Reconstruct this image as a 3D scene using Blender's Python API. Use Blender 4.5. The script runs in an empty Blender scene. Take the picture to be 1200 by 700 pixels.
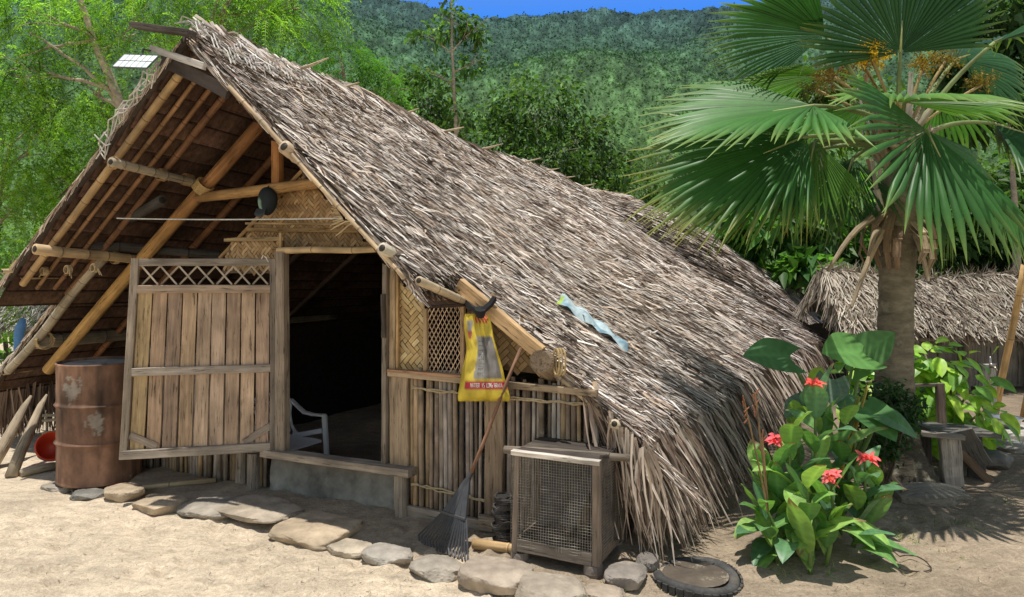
import bpy, math, random
import numpy as np
from mathutils import Vector, Matrix, noise as mnoise

random.seed(7)
rng = np.random.default_rng(11)
R = math.radians
scene = bpy.context.scene
COL = scene.collection
CAMZ = 1.6
F = 867.0

# ------------------------------------------------------------------ coordinates
def px(u, v, d):
    """world point seen at photo pixel (u, v), d metres in front of the camera"""
    return Vector(((u - 600) / F * d, d, CAMZ + (314 - v) / F * d))

def gd(v, z=0.0):
    return (CAMZ - z) * F / (v - 314)

def gp(u, v, z=0.0):
    """ground point under photo pixel"""
    return px(u, v, gd(v, z))

E = Vector((0.902, -0.432, 0.0))      # along the gable front, to the right
B = Vector((0.432, 0.902, 0.0))       # along the ridge, away from the camera
P0 = Vector((-1.218, 5.03, 0.0))
UP = Vector((0, 0, 1))

def H(s, w, z):
    """hut coordinates: s along the front, w into the hut, z up"""
    return P0 + E * s + B * w + UP * z

def fw(u, v, w=0.0):
    """point on the vertical plane at depth w in the hut seen at a photo pixel"""
    k = (u - 600) / F
    d = (4.011 + w) / (k * 0.432 + 0.902)
    return px(u, v, d)

def s_of(p):
    return (p - P0).dot(E)

# ------------------------------------------------------------------ mesh building
def make_mesh(name, V, faces, C=None, L=None, smooth=False):
    me = bpy.data.meshes.new(name)
    V = np.asarray(V, dtype=np.float32)
    if isinstance(faces, np.ndarray):
        n, k = faces.shape
        me.vertices.add(len(V)); me.vertices.foreach_set('co', V.ravel())
        me.loops.add(n * k); me.loops.foreach_set('vertex_index', faces.astype(np.int32).ravel())
        me.polygons.add(n)
        me.polygons.foreach_set('loop_start', np.arange(0, n * k, k, dtype=np.int32))
        try:
            me.polygons.foreach_set('loop_total', np.full(n, k, dtype=np.int32))
        except Exception:
            pass
        me.update(calc_edges=True)
    else:
        me.from_pydata(V.tolist(), [], faces)
        me.update()
    if C is not None:
        C = np.asarray(C, dtype=np.float32)
        a = me.color_attributes.new('Col', 'FLOAT_COLOR', 'POINT')
        c4 = np.ones((len(V), 4), dtype=np.float32); c4[:, :3] = C
        a.data.foreach_set('color', c4.ravel())
    if L is not None:
        a = me.attributes.new('loc', 'FLOAT_VECTOR', 'POINT')
        a.data.foreach_set('vector', np.asarray(L, dtype=np.float32).ravel())
    if smooth:
        me.polygons.foreach_set('use_smooth', np.ones(len(me.polygons), dtype=bool))
    return me

def root_loc(p):
    l = Vector((0, 0, 0))
    while p is not None:
        l += p.location; p = p.parent
    return l

def link(name, V, faces, mat, C=None, L=None, parent=None, base=None, smooth=False):
    off = root_loc(parent) if parent is not None else Vector(base if base is not None else (0, 0, 0))
    V = np.asarray(V, dtype=np.float64) - np.array(off)
    me = make_mesh(name, V, faces, C, L, smooth)
    me.materials.append(mat)
    o = bpy.data.objects.new(name, me)
    COL.objects.link(o)
    if parent is not None:
        o.parent = parent
    else:
        o.location = off
    return o

def thing(name, label, cat, loc=(0, 0, 0), group=None):
    o = bpy.data.objects.new(name, None)
    o.empty_display_size = 0.1
    COL.objects.link(o); o.location = loc
    o['label'] = label; o['category'] = cat
    if group: o['group'] = group
    return o

def tag(o, label, cat, group=None, kind=None):
    if label: o['label'] = label
    if cat: o['category'] = cat
    if group: o['group'] = group
    if kind: o['kind'] = kind
    return o

def vary(col, a=0.15):
    k = 1 + random.uniform(-a, a)
    return (col[0] * k, col[1] * k * (1 + random.uniform(-a, a) * 0.15), col[2] * k * (1 + random.uniform(-a, a) * 0.25))

class MB:
    def __init__(self):
        self.v = []; self.f = []; self.c = []; self.l = []
    def add(self, verts, faces, col, loc=None):
        n = len(self.v)
        off = random.uniform(0, 50)
        self.v += [tuple(p) for p in verts]
        self.f += [tuple(i + n for i in f) for f in faces]
        if len(col) == len(verts) and not isinstance(col[0], (int, float)):
            self.c += [tuple(c) for c in col]
        else:
            self.c += [tuple(col)] * len(verts)
        if loc is None:
            self.l += [(p[0] + off, p[1] + off, p[2]) for p in verts]
        else:
            self.l += [(q[0] + off, q[1] + off, q[2]) for q in loc]
    def tube(self, pts, r, col, n=7, caps=True, cols=None):
        pts = [Vector(p) for p in pts]
        m = len(pts)
        rs = r if isinstance(r, (list, tuple)) else [r] * m
        V = []; Lc = []; Cc = []
        t0 = (pts[1] - pts[0]).normalized()
        a = t0.orthogonal().normalized()
        dist = 0
        for i, p in enumerate(pts):
            t = (pts[min(i + 1, m - 1)] - pts[max(i - 1, 0)])
            t = t.normalized() if t.length > 1e-9 else t0
            a = (a - t * a.dot(t))
            a = a.normalized() if a.length > 1e-6 else t.orthogonal().normalized()
            b = t.cross(a)
            if i: dist += (p - pts[i - 1]).length
            for k in range(n):
                th = 2 * math.pi * k / n
                V.append(p + (a * math.cos(th) + b * math.sin(th)) * rs[i])
                Lc.append((dist, math.cos(th) * rs[i], math.sin(th) * rs[i]))
                Cc.append(cols[i] if cols else col)
        Fc = []
        for i in range(m - 1):
            for k in range(n):
                k2 = (k + 1) % n
                Fc.append((i * n + k, i * n + k2, (i + 1) * n + k2, (i + 1) * n + k))
        if caps:
            Fc.append(tuple(range(n - 1, -1, -1))); Fc.append(tuple((m - 1) * n + k for k in range(n)))
        self.add(V, Fc, Cc, Lc)
        return self
    def bamboo(self, p0, p1, r, col, gap=0.27, sag=0.0, n=10, hollow=True, taper=0.12):
        p0 = Vector(p0); p1 = Vector(p1); Ln = (p1 - p0).length
        ts = [0.0]; rr = [r]; cc = [col]
        d = random.uniform(0.08, gap)
        dark = tuple(x * 0.35 for x in col); light = tuple(min(1, x * 1.2) for x in col)
        while d < Ln - 0.03:
            k = 1 - taper * d / Ln
            cv = vary(col, .12)
            ts += [(d - .014) / Ln, (d - .004) / Ln, (d + .004) / Ln, (d + .014) / Ln]
            rr += [r * k, r * k * 1.07, r * k * 1.02, r * k]
            cc += [cv, light, dark, cv]
            d += gap * random.uniform(.8, 1.2)
        ts.append(1); rr.append(r * (1 - taper)); cc.append(col)
        off = Vector((random.uniform(-1, 1), random.uniform(-1, 1), random.uniform(-1, 1))) * r * .25
        pts = [p0.lerp(p1, t) + UP * (-sag * 4 * t * (1 - t)) + off * math.sin(t * 7) for t in ts]
        self.tube(pts, rr, col, n=n, cols=cc, caps=True)
        if hollow:
            for (p, dr, ri) in ((pts[0], (pts[0] - pts[1]).normalized(), rr[0]), (pts[-1], (pts[-1] - pts[-2]).normalized(), rr[-1])):
                self.tube([p + dr * .0025, p + dr * .004], [ri * .62, ri * .6], (.03, .022, .015), n=n)
        return self
    def beam(self, p0, p1, wd, ht, col, up=None, seg=5, jit=0.03, loc_scale=1):
        p0 = Vector(p0); p1 = Vector(p1)
        t = (p1 - p0).normalized()
        up = Vector(up) if up is not None else UP
        b = up - t * up.dot(t)
        b = b.normalized() if b.length > 1e-6 else t.orthogonal().normalized()
        a = t.cross(b)
        Ln = (p1 - p0).length
        V = []; Lc = []
        ch = min(wd, ht) * .12
        prof = [(-wd / 2 + ch, -ht / 2), (wd / 2 - ch, -ht / 2), (wd / 2, -ht / 2 + ch), (wd / 2, ht / 2 - ch),
                (wd / 2 - ch, ht / 2), (-wd / 2 + ch, ht / 2), (-wd / 2, ht / 2 - ch), (-wd / 2, -ht / 2 + ch)]
        n = len(prof)
        for i in range(seg + 1):
            q = i / seg
            ja = random.uniform(-1, 1) * jit * wd; jb = random.uniform(-1, 1) * jit * ht
            for (x, y) in prof:
                V.append(p0.lerp(p1, q) + a * (x * (1 + random.uniform(-jit, jit)) + ja) + b * (y * (1 + random.uniform(-jit, jit)) + jb))
                Lc.append((q * Ln, x, y))
        Fc = []
        for i in range(seg):
            for k in range(n):
                k2 = (k + 1) % n
                Fc.append((i * n + k, i * n + k2, (i + 1) * n + k2, (i + 1) * n + k))
        Fc.append(tuple(range(n - 1, -1, -1))); Fc.append(tuple(seg * n + k for k in range(n)))
        self.add(V, Fc, col, Lc)
        return self
    def quad(self, a, b, c, d, col):
        self.add([a, b, c, d], [(0, 1, 2, 3)], col)
        return self
    def poly(self, pts, col):
        self.add(pts, [tuple(range(len(pts)))], col)
        return self
    def prism(self, pts, ext, col):
        """closed outline pts swept by ext"""
        n = len(pts); ext = Vector(ext)
        V = [Vector(p) for p in pts] + [Vector(p) + ext for p in pts]
        Fc = [tuple(range(n - 1, -1, -1)), tuple(range(n, 2 * n))]
        for k in range(n):
            k2 = (k + 1) % n
            Fc.append((k, k2, n + k2, n + k))
        self.add(V, Fc, col)
        return self
    def lathe(self, c, prof, col, n=28, axis=UP, cols=None, caps=True):
        c = Vector(c); axis = Vector(axis).normalized()
        a = axis.orthogonal().normalized(); b = axis.cross(a)
        V = []; Cc = []; Lc = []
        for i, (r, h) in enumerate(prof):
            for k in range(n):
                th = 2 * math.pi * k / n
                V.append(c + axis * h + (a * math.cos(th) + b * math.sin(th)) * r)
                Cc.append(cols[i] if cols else col)
                Lc.append((math.cos(th) * r, math.sin(th) * r, h))
        Fc = []
        for i in range(len(prof) - 1):
            for k in range(n):
                k2 = (k + 1) % n
                Fc.append((i * n + k, i * n + k2, (i + 1) * n + k2, (i + 1) * n + k))
        if caps:
            Fc.append(tuple(range(n - 1, -1, -1))); Fc.append(tuple((len(prof) - 1) * n + k for k in range(n)))
        self.add(V, Fc, Cc, Lc)
        return self
    def build(self, name, mat, parent=None, base=None, smooth=False, bevel=None):
        o = link(name, self.v, self.f, mat, self.c, self.l, parent, base, smooth)
        if bevel:
            m = o.modifiers.new('bevel', 'BEVEL'); m.width = bevel; m.segments = 2; m.limit_method = 'ANGLE'
        return o

# ------------------------------------------------------------------ materials
def mat_new(name):
    m = bpy.data.materials.new(name); m.use_nodes = True
    nt = m.node_tree
    b = nt.nodes.get('Principled BSDF')
    return m, nt, b

def N(nt, t, **kw):
    n = nt.nodes.new(t)
    for k, v in kw.items(): setattr(n, k, v)
    return n

def surf(name, rough=.85, scale=(8, 8, 8), var=.3, big=(1.2, .25), bump=.35, bscale=3.0, bdist=.01, coord='loc', spec=.25,
         metal=0, detail=6, patch=None, tint=None, trans=0.0, cracks=None):
    """vertex colour x layered noise; coord 'loc' follows the grain of each piece"""
    m, nt, b = mat_new(name)
    Lk = nt.links.new
    at = N(nt, 'ShaderNodeAttribute', attribute_name='Col')
    if coord == 'loc':
        co = N(nt, 'ShaderNodeAttribute', attribute_name='loc').outputs['Vector']
    else:
        co = N(nt, 'ShaderNodeTexCoord').outputs['Object']
    mp = N(nt, 'ShaderNodeMapping'); mp.inputs['Scale'].default_value = scale
    Lk(co, mp.inputs['Vector'])
    n1 = N(nt, 'ShaderNodeTexNoise'); n1.inputs['Scale'].default_value = 1.0; n1.inputs['Detail'].default_value = detail
    n1.inputs['Roughness'].default_value = .65
    Lk(mp.outputs[0], n1.inputs['Vector'])
    mr = N(nt, 'ShaderNodeMapRange'); mr.inputs[1].default_value = .3; mr.inputs[2].default_value = .7
    mr.inputs[3].default_value = 1 - var; mr.inputs[4].default_value = 1 + var
    Lk(n1.outputs[0], mr.inputs[0])
    n2 = N(nt, 'ShaderNodeTexNoise'); n2.inputs['Scale'].default_value = big[0]; n2.inputs['Detail'].default_value = 3
    Lk(co, n2.inputs['Vector'])
    mr2 = N(nt, 'ShaderNodeMapRange'); mr2.inputs[1].default_value = .3; mr2.inputs[2].default_value = .7
    mr2.inputs[3].default_value = 1 - big[1]; mr2.inputs[4].default_value = 1 + big[1]
    Lk(n2.outputs[0], mr2.inputs[0])
    mul = N(nt, 'ShaderNodeMath', operation='MULTIPLY'); Lk(mr.outputs[0], mul.inputs[0]); Lk(mr2.outputs[0], mul.inputs[1])
    vm = N(nt, 'ShaderNodeVectorMath', operation='SCALE'); Lk(at.outputs['Color'], vm.inputs[0]); Lk(mul.outputs[0], vm.inputs['Scale'])
    out = vm.outputs[0]
    if cracks:
        mpc = N(nt, 'ShaderNodeMapping'); mpc.inputs['Scale'].default_value = cracks[0]; Lk(co, mpc.inputs['Vector'])
        nc_ = N(nt, 'ShaderNodeTexNoise'); nc_.inputs['Scale'].default_value = 1; nc_.inputs['Detail'].default_value = 4; nc_.inputs['Roughness'].default_value = .7
        Lk(mpc.outputs[0], nc_.inputs['Vector'])
        rc = N(nt, 'ShaderNodeMapRange'); rc.inputs[1].default_value = cracks[1]; rc.inputs[2].default_value = cracks[1] + .07; rc.inputs[3].default_value = 1; rc.inputs[4].default_value = cracks[2]
        Lk(nc_.outputs[0], rc.inputs[0])
        vc_ = N(nt, 'ShaderNodeVectorMath', operation='SCALE'); Lk(out, vc_.inputs[0]); Lk(rc.outputs[0], vc_.inputs['Scale']); out = vc_.outputs[0]
    if patch:      # (scale, threshold, softness, colour, amount)
        n3 = N(nt, 'ShaderNodeTexNoise'); n3.inputs['Scale'].default_value = patch[0]; n3.inputs['Detail'].default_value = 7
        n3.inputs['Roughness'].default_value = .7
        Lk(co, n3.inputs['Vector'])
        r3 = N(nt, 'ShaderNodeMapRange'); r3.inputs[1].default_value = patch[1]; r3.inputs[2].default_value = patch[1] + patch[2]
        r3.inputs[4].default_value = patch[4]
        Lk(n3.outputs[0], r3.inputs[0])
        mx = N(nt, 'ShaderNodeMix', data_type='RGBA'); Lk(r3.outputs[0], mx.inputs[0]); Lk(out, mx.inputs[6])
        mx.inputs[7].default_value = (*patch[3], 1)
        out = mx.outputs[2]
    Lk(out, b.inputs['Base Color'])
    b.inputs['Roughness'].default_value = rough
    b.inputs['Specular IOR Level'].default_value = spec
    b.inputs['Metallic'].default_value = metal
    if bump:
        mp2 = N(nt, 'ShaderNodeMapping'); mp2.inputs['Scale'].default_value = tuple(x * bscale for x in scale)
        Lk(co, mp2.inputs['Vector'])
        n4 = N(nt, 'ShaderNodeTexNoise'); n4.inputs['Scale'].default_value = 1; n4.inputs['Detail'].default_value = 5
        Lk(mp2.outputs[0], n4.inputs['Vector'])
        bp = N(nt, 'ShaderNodeBump'); bp.inputs['Strength'].default_value = bump; bp.inputs['Distance'].default_value = bdist
        Lk(n4.outputs[0], bp.inputs['Height']); Lk(bp.outputs[0], b.inputs['Normal'])
    if trans > 0:
        tr = N(nt, 'ShaderNodeBsdfTranslucent'); 
        gm = N(nt, 'ShaderNodeVectorMath', operation='MULTIPLY'); Lk(out, gm.inputs[0]); gm.inputs[1].default_value = (1.5, 1.7, .6)
        Lk(gm.outputs[0], tr.inputs['Color'])
        ms = N(nt, 'ShaderNodeMixShader'); ms.inputs[0].default_value = trans
        o = nt.nodes.get('Material Output')
        Lk(b.outputs[0], ms.inputs[1]); Lk(tr.outputs[0], ms.inputs[2]); Lk(ms.outputs[0], o.inputs['Surface'])
    return m

M = {}
M['wood'] = surf('weathered_wood', .85, (3, 45, 45), .36, (4, .28), .5, 1.6, .006, spec=.15, cracks=((6, 75, 75), .575, .35))
M['bamboo'] = surf('bamboo', .6, (3, 60, 60), .3, (5, .35), .2, 2, .003, spec=.3, cracks=((2.5, 60, 60), .60, .45), patch=(7, .6, .12, (.22, .19, .15), .55))
M['stick'] = surf('weathered_sticks', .8, (5, 50, 50), .4, (7, .4), .3, 2, .004, patch=(14, .6, .08, (.42, .41, .38), .55))
M['weave'] = surf('woven_bamboo', .6, (6, 90, 90), .28, (.9, .22), .2, 1.5, .002, spec=.35)
M['thatch'] = surf('thatch_leaf', .8, (4, 60, 60), .3, (.8, .12), 0, spec=.25, detail=3)
M['under'] = surf('thatch_underside', .85, (26, 26, 5), .5, (2, .3), .5, 2, .01, coord='obj', spec=.15)
M['dark'] = surf('dark_board', .95, (4, 20, 20), .3, (1, .2), .2, 2, .005, spec=.05)
M['stone'] = surf('stone', .9, (16, 16, 16), .2, (3.5, .25), .6, 2.5, .012, coord='obj', patch=(9, .58, .1, (.5, .43, .33), .45))
M['concrete'] = surf('mossy_concrete', .9, (7, 7, 7), .45, (2, .3), .5, 3, .01, coord='obj', patch=(9, .56, .12, (.2, .24, .18), .55))
M['rust'] = surf('rusty_drum', .8, (9, 9, 5), .4, (2.2, .4), .4, 3, .006, coord='obj', spec=.3, patch=(5, .66, .04, (.42, .42, .38), .8))
M['red_plastic'] = surf('red_plastic', .4, (5, 5, 5), .08, (2, .1), 0, spec=.5)
M['white_plastic'] = surf('white_plastic', .4, (4, 4, 4), .05, (2, .06), 0, spec=.5)
M['black_plastic'] = surf('black_plastic', .45, (20, 20, 20), .25, (6, .2), .1, 2, .002, coord='obj', spec=.4)
M['metal'] = surf('steel', .3, (20, 20, 20), .12, (5, .1), .05, 2, .002, coord='obj', metal=.9)
M['wire'] = surf('wire_mesh', .6, (30, 30, 30), .3, (5, .3), 0, coord='obj', metal=.2, spec=.4)
M['rope'] = surf('rope', .9, (60, 60, 60), .3, (5, .2), .3, 2, .003, coord='obj')
M['cloth'] = surf('cloth', .9, (40, 40, 40), .1, (8, .15), .1, 3, .002, coord='obj')
M['sack'] = surf('plastic_sack', .45, (18, 18, 18), .1, (6, .15), .3, 1, .006, coord='obj', spec=.45)
M['paint'] = surf('painted_print', .5, (8, 8, 8), .05, (4, .08), 0, coord='obj')
M['rubber'] = surf('tyre_rubber', .75, (40, 40, 40), .3, (8, .3), .3, 2, .004, coord='obj', patch=(7, .55, .2, (.18, .15, .11), .5))
M['bark'] = surf('bark', .9, (14, 14, 22), .35, (3, .3), .8, 1.6, .02, coord='obj', patch=(6, .6, .1, (.2, .19, .14), .5))
M['palmbark'] = surf('palm_bark', .9, (12, 12, 30), .35, (2.5, .3), .8, 1.4, .015, coord='obj', patch=(9, .55, .10, (.27, .255, .19), .75))
M['leaf'] = surf('leaf', .5, (5, 5, 5), .12, (.7, .2), 0, coord='obj', spec=.3, trans=.42, detail=1)
M['bigleaf'] = surf('broad_leaf', .42, (30, 30, 30), .10, (4, .14), .1, 1, .003, coord='obj', spec=.4, trans=.25)
M['palmleaf'] = surf('palm_leaf', .4, (8, 8, 8), .12, (1.5, .15), 0, coord='obj', spec=.2, trans=.24)
M['forest'] = surf('forest_leaf', .8, (1, 1, 1), .05, (.1, .05), 0, coord='obj', spec=.1, trans=.2, detail=1)
M['petal'] = surf('petal', .6, (20, 20, 20), .12, (5, .1), 0, coord='obj', trans=.25)

def ground_material():
    m, nt, b = mat_new('sandy_ground'); Lk = nt.links.new
    co = N(nt, 'ShaderNodeTexCoord').outputs['Object']
    at = N(nt, 'ShaderNodeAttribute', attribute_name='Col')
    def nz(sc, det=5, rough=.6, stretch=(1, 1, 1)):
        mp = N(nt, 'ShaderNodeMapping'); mp.inputs['Scale'].default_value = stretch; Lk(co, mp.inputs['Vector'])
        n = N(nt, 'ShaderNodeTexNoise'); n.inputs['Scale'].default_value = sc; n.inputs['Detail'].default_value = det
        n.inputs['Roughness'].default_value = rough; Lk(mp.outputs[0], n.inputs['Vector']); return n.outputs[0]
    def rg(x, a, c, lo, hi):
        r = N(nt, 'ShaderNodeMapRange'); r.inputs[1].default_value = a; r.inputs[2].default_value = c
        r.inputs[3].default_value = lo; r.inputs[4].default_value = hi; Lk(x, r.inputs[0]); return r.outputs[0]
    def mul(a, c):
        k = N(nt, 'ShaderNodeMath', operation='MULTIPLY'); Lk(a, k.inputs[0]); Lk(c, k.inputs[1]); return k.outputs[0]
    f = mul(rg(nz(1.1, 4), .3, .7, .76, 1.2), rg(nz(6, 7, .75, (1, 2.4, 1)), .3, .7, .68, 1.28))
    f = mul(f, rg(nz(60, 5, .75), .3, .7, .72, 1.25))
    f = mul(f, rg(nz(230, 2, .6), .3, .7, .8, 1.18))
    vm = N(nt, 'ShaderNodeVectorMath', operation='SCALE'); Lk(at.outputs['Color'], vm.inputs[0]); Lk(f, vm.inputs['Scale'])
    n5 = nz(26, 6, .75)
    mx = N(nt, 'ShaderNodeMix', data_type='RGBA'); Lk(rg(n5, .60, .70, 0, .5), mx.inputs[0]); Lk(vm.outputs[0], mx.inputs[6])
    mx.inputs[7].default_value = (.17, .125, .085, 1)
    Lk(mx.outputs[2], b.inputs['Base Color'])
    b.inputs['Roughness'].default_value = .95; b.inputs['Specular IOR Level'].default_value = .1
    ad = N(nt, 'ShaderNodeMath', operation='ADD'); Lk(nz(35, 6, .7), ad.inputs[0])
    k = N(nt, 'ShaderNodeMath', operation='MULTIPLY'); k.inputs[1].default_value = .35; Lk(nz(190, 3, .7), k.inputs[0]); Lk(k.outputs[0], ad.inputs[1])
    bp = N(nt, 'ShaderNodeBump'); bp.inputs['Strength'].default_value = .8; bp.inputs['Distance'].default_value = .022
    Lk(ad.outputs[0], bp.inputs['Height']); Lk(bp.outputs[0], b.inputs['Normal'])
    return m
M['ground'] = ground_material()

def hill_material():
    m, nt, b = mat_new('forested_hill'); Lk = nt.links.new
    co = N(nt, 'ShaderNodeAttribute', attribute_name='loc').outputs['Vector']
    at = N(nt, 'ShaderNodeAttribute', attribute_name='Col')
    n = N(nt, 'ShaderNodeTexNoise'); n.inputs['Scale'].default_value = 1.6; n.inputs['Detail'].default_value = 7; n.inputs['Roughness'].default_value = .75
    Lk(co, n.inputs['Vector'])
    r = N(nt, 'ShaderNodeMapRange'); r.inputs[1].default_value = .35; r.inputs[2].default_value = .68; r.inputs[3].default_value = .45; r.inputs[4].default_value = 1.5
    Lk(n.outputs[0], r.inputs[0])
    vm = N(nt, 'ShaderNodeVectorMath', operation='SCALE'); Lk(at.outputs['Color'], vm.inputs[0]); Lk(r.outputs[0], vm.inputs['Scale'])
    Lk(vm.outputs[0], b.inputs['Base Color'])
    b.inputs['Roughness'].default_value = .9; b.inputs['Specular IOR Level'].default_value = .1
    bp = N(nt, 'ShaderNodeBump'); bp.inputs['Strength'].default_value = .8; bp.inputs['Distance'].default_value = .5
    Lk(n.outputs[0], bp.inputs['Height']); Lk(bp.outputs[0], b.inputs['Normal'])
    return m
M['hill'] = hill_material()

# ------------------------------------------------------------------ numpy ribbons and leaves
def nrm(a):
    return a / np.maximum(np.linalg.norm(a, axis=1, keepdims=True), 1e-9)

def ribbons(P, D, Nn, Ln, W, cols, segs=3, lift=None, droop=None, taper=.5, roll=None, tipdark=1.0, bow=None):
    """flat strips; P start, D direction, Nn surface normal (n,3). returns V, F, C, L"""
    n = len(P)
    D = nrm(D); S = nrm(np.cross(D, Nn)); Nn = nrm(np.cross(S, D))
    if roll is not None:
        c = np.cos(roll)[:, None]; s = np.sin(roll)[:, None]
        S, Nn2 = S * c + Nn * s, Nn * c - S * s
    else:
        Nn2 = Nn
    lift = np.zeros(n) if lift is None else lift
    droop = np.zeros(n) if droop is None else droop
    bow = np.zeros(n) if bow is None else bow
    V = np.zeros((n, segs + 1, 2, 3)); C = np.zeros((n, segs + 1, 2, 3)); L = np.zeros((n, segs + 1, 2, 3))
    offs = rng.uniform(0, 40, n)
    for i in range(segs + 1):
        t = i / segs
        c = P + D * (Ln * t)[:, None] + Nn * (lift * t)[:, None] + S * (bow * np.sin(math.pi * t))[:, None]
        c[:, 2] -= droop * t * t
        w = W * (1 - (1 - taper) * t ** 1.5) * .5
        V[:, i, 0] = c - S * w[:, None]; V[:, i, 1] = c + S * w[:, None]
        C[:, i, :] = (cols * (1 + (tipdark - 1) * t))[:, None, :]
        L[:, i, 0, 0] = Ln * t + offs; L[:, i, 1, 0] = Ln * t + offs
        L[:, i, 0, 1] = offs; L[:, i, 1, 1] = offs + W
    k = (segs + 1) * 2
    base = (np.arange(n) * k)[:, None]
    Fl = []
    for i in range(segs):
        Fl.append(np.hstack([base + 2 * i, base + 2 * i + 1, base + 2 * i + 3, base + 2 * i + 2]))
    return V.reshape(-1, 3), np.vstack(Fl), C.reshape(-1, 3), L.reshape(-1, 3)

def leaves(P, D, Nn, Ln, W, cols, fold=.18, droop=.15):
    n = len(P)
    D = nrm(D); S = nrm(np.cross(D, Nn)); Nn = nrm(np.cross(S, D))
    V = np.zeros((n, 4, 3))
    V[:, 0] = P
    mid = P + D * (Ln * .45)[:, None]
    V[:, 1] = mid + S * (W * .5)[:, None] + Nn * (W * fold)[:, None]
    V[:, 2] = mid - S * (W * .5)[:, None] + Nn * (W * fold)[:, None]
    V[:, 3] = P + D * Ln[:, None]; V[:, 3, 2] -= droop * Ln
    C = np.repeat(cols[:, None, :], 4, axis=1)
    b = (np.arange(n) * 4)[:, None]
    Fc = np.vstack([np.hstack([b, b + 1, b + 3]), np.hstack([b, b + 3, b + 2])])
    return V.reshape(-1, 3), Fc, C.reshape(-1, 3)

class NP:
    """collects numpy pieces with equal face size"""
    def __init__(self): self.V = []; self.F = []; self.C = []; self.L = []; self.n = 0
    def add(self, V, Fc, C, L=None):
        self.V.append(V); self.F.append(Fc + self.n); self.C.append(C)
        self.L.append(L if L is not None else V); self.n += len(V)
    def build(self, name, mat, parent=None, base=None, smooth=False):
        return link(name, np.vstack(self.V), np.vstack(self.F), mat, np.vstack(self.C), np.vstack(self.L), parent, base, smooth)

def randdir(n):
    a = rng.normal(size=(n, 3)); return nrm(a)

def pick(cols, n, jit=.15, p=None):
    cols = np.array(cols); c = cols[rng.choice(len(cols), n, p=p)]
    return c * rng.uniform(1 - jit, 1 + jit, (n, 1))

def VA(*p): return np.array([list(q) for q in p])
EA, BA, UA = np.array(E), np.array(B), np.array(UP)

# ================================================================== THE HUT
S_R = -0.75
def zr(w): return float(np.interp(w, [-.57, .06, .69, 2.9, 4.83, 7.08, 9.6], [3.13, 3.095, 3.05, 2.92, 2.84, 2.78, 2.75]))
def zr_a(w): return np.interp(w, [-.57, .06, .69, 2.9, 4.83, 7.08, 9.6], [3.13, 3.095, 3.05, 2.92, 2.84, 2.78, 2.75])
def sE_a(w): return np.interp(w, [-.05, 4.7, 9.6], [2.14, 2.44, 2.78])
ZE = .64
def zR_a(s, w):
    q = (s - S_R) / (sE_a(w) - S_R)
    tb = np.clip((w - 6.6) / 1.3, 0, 1); bul = .02 + .05 * np.clip(w / 6, 0, 1) + .33 * tb * tb * (3 - 2 * tb) - .10 * np.exp(-((w - 6.8) / .3) ** 2)
    zk = ZE + (zr_a(w) - ZE) * .36; zz = np.where(q < .6, zr_a(w) - (zr_a(w) - zk) * q / .6, zk - (zk - ZE) * (q - .6) / .4)
    sag = .035 * np.sin(w * 1.7 + s * 1.3) * np.clip(w, 0, 1)
    return zz + bul * np.sin(math.pi * np.clip(q, 0, 1)) + sag
def zL_a(s, w):
    q = (S_R - s) / 3.2
    return zr_a(w) - (zr_a(w) - .51) * q
def zL(s, w): return float(zL_a(np.array(s), np.array(w)))
def zR(s, w): return float(zR_a(np.array(s), np.array(w)))
def Ha(s, w, z):
    return np.array(P0)[None, :] + EA[None, :] * s[:, None] + BA[None, :] * w[:, None] + UA[None, :] * z[:, None]

WEND = 9.6
hut = thing('bamboo_hut', 'long low bamboo hut with a steep grey thatched roof and open plank door', 'hut', tuple(P0))

TH = [(.60, .515, .445), (.46, .375, .305), (.70, .625, .555), (.27, .20, .155), (.085, .062, .048), (.78, .73, .67), (.55, .42, .31)]
THP = [.23, .17, .15, .14, .15, .08, .08]

def slab(npc, sfun, s0, s1, w0, w1, top, bot, col, ns=14, nw=40):
    ss = np.linspace(0, 1, ns); ww = np.linspace(w0, w1, nw)
    V = []; 
    for lay in (top, bot):
        for w in ww:
            a = s0(w) if callable(s0) else s0; b = s1(w) if callable(s1) else s1
            s = a + (b - a) * ss
            V.append(Ha(s, np.full(ns, w), sfun(s, np.full(ns, w)) + lay))
    V = np.vstack(V)
    Fc = []
    n = ns * nw
    for i in range(nw - 1):
        for j in range(ns - 1):
            a = i * ns + j
            Fc.append((a, a + 1, a + ns + 1, a + ns)); Fc.append((n + a, n + a + ns, n + a + ns + 1, n + a + 1))
    for j in range(ns - 1):
        Fc.append((j, n + j, n + j + 1, j + 1)); a = (nw - 1) * ns + j; Fc.append((a, a + 1, n + a + 1, n + a))
    for i in range(nw - 1):
        a = i * ns; Fc.append((a, a + ns, n + a + ns, n + a)); a = i * ns + ns - 1; Fc.append((a, n + a, n + a + ns, a + ns))
    C = np.tile(np.array(col), (len(V), 1)) * rng.uniform(.7, 1.3, (len(V), 1))
    npc.add(V, np.array(Fc), C)

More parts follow.
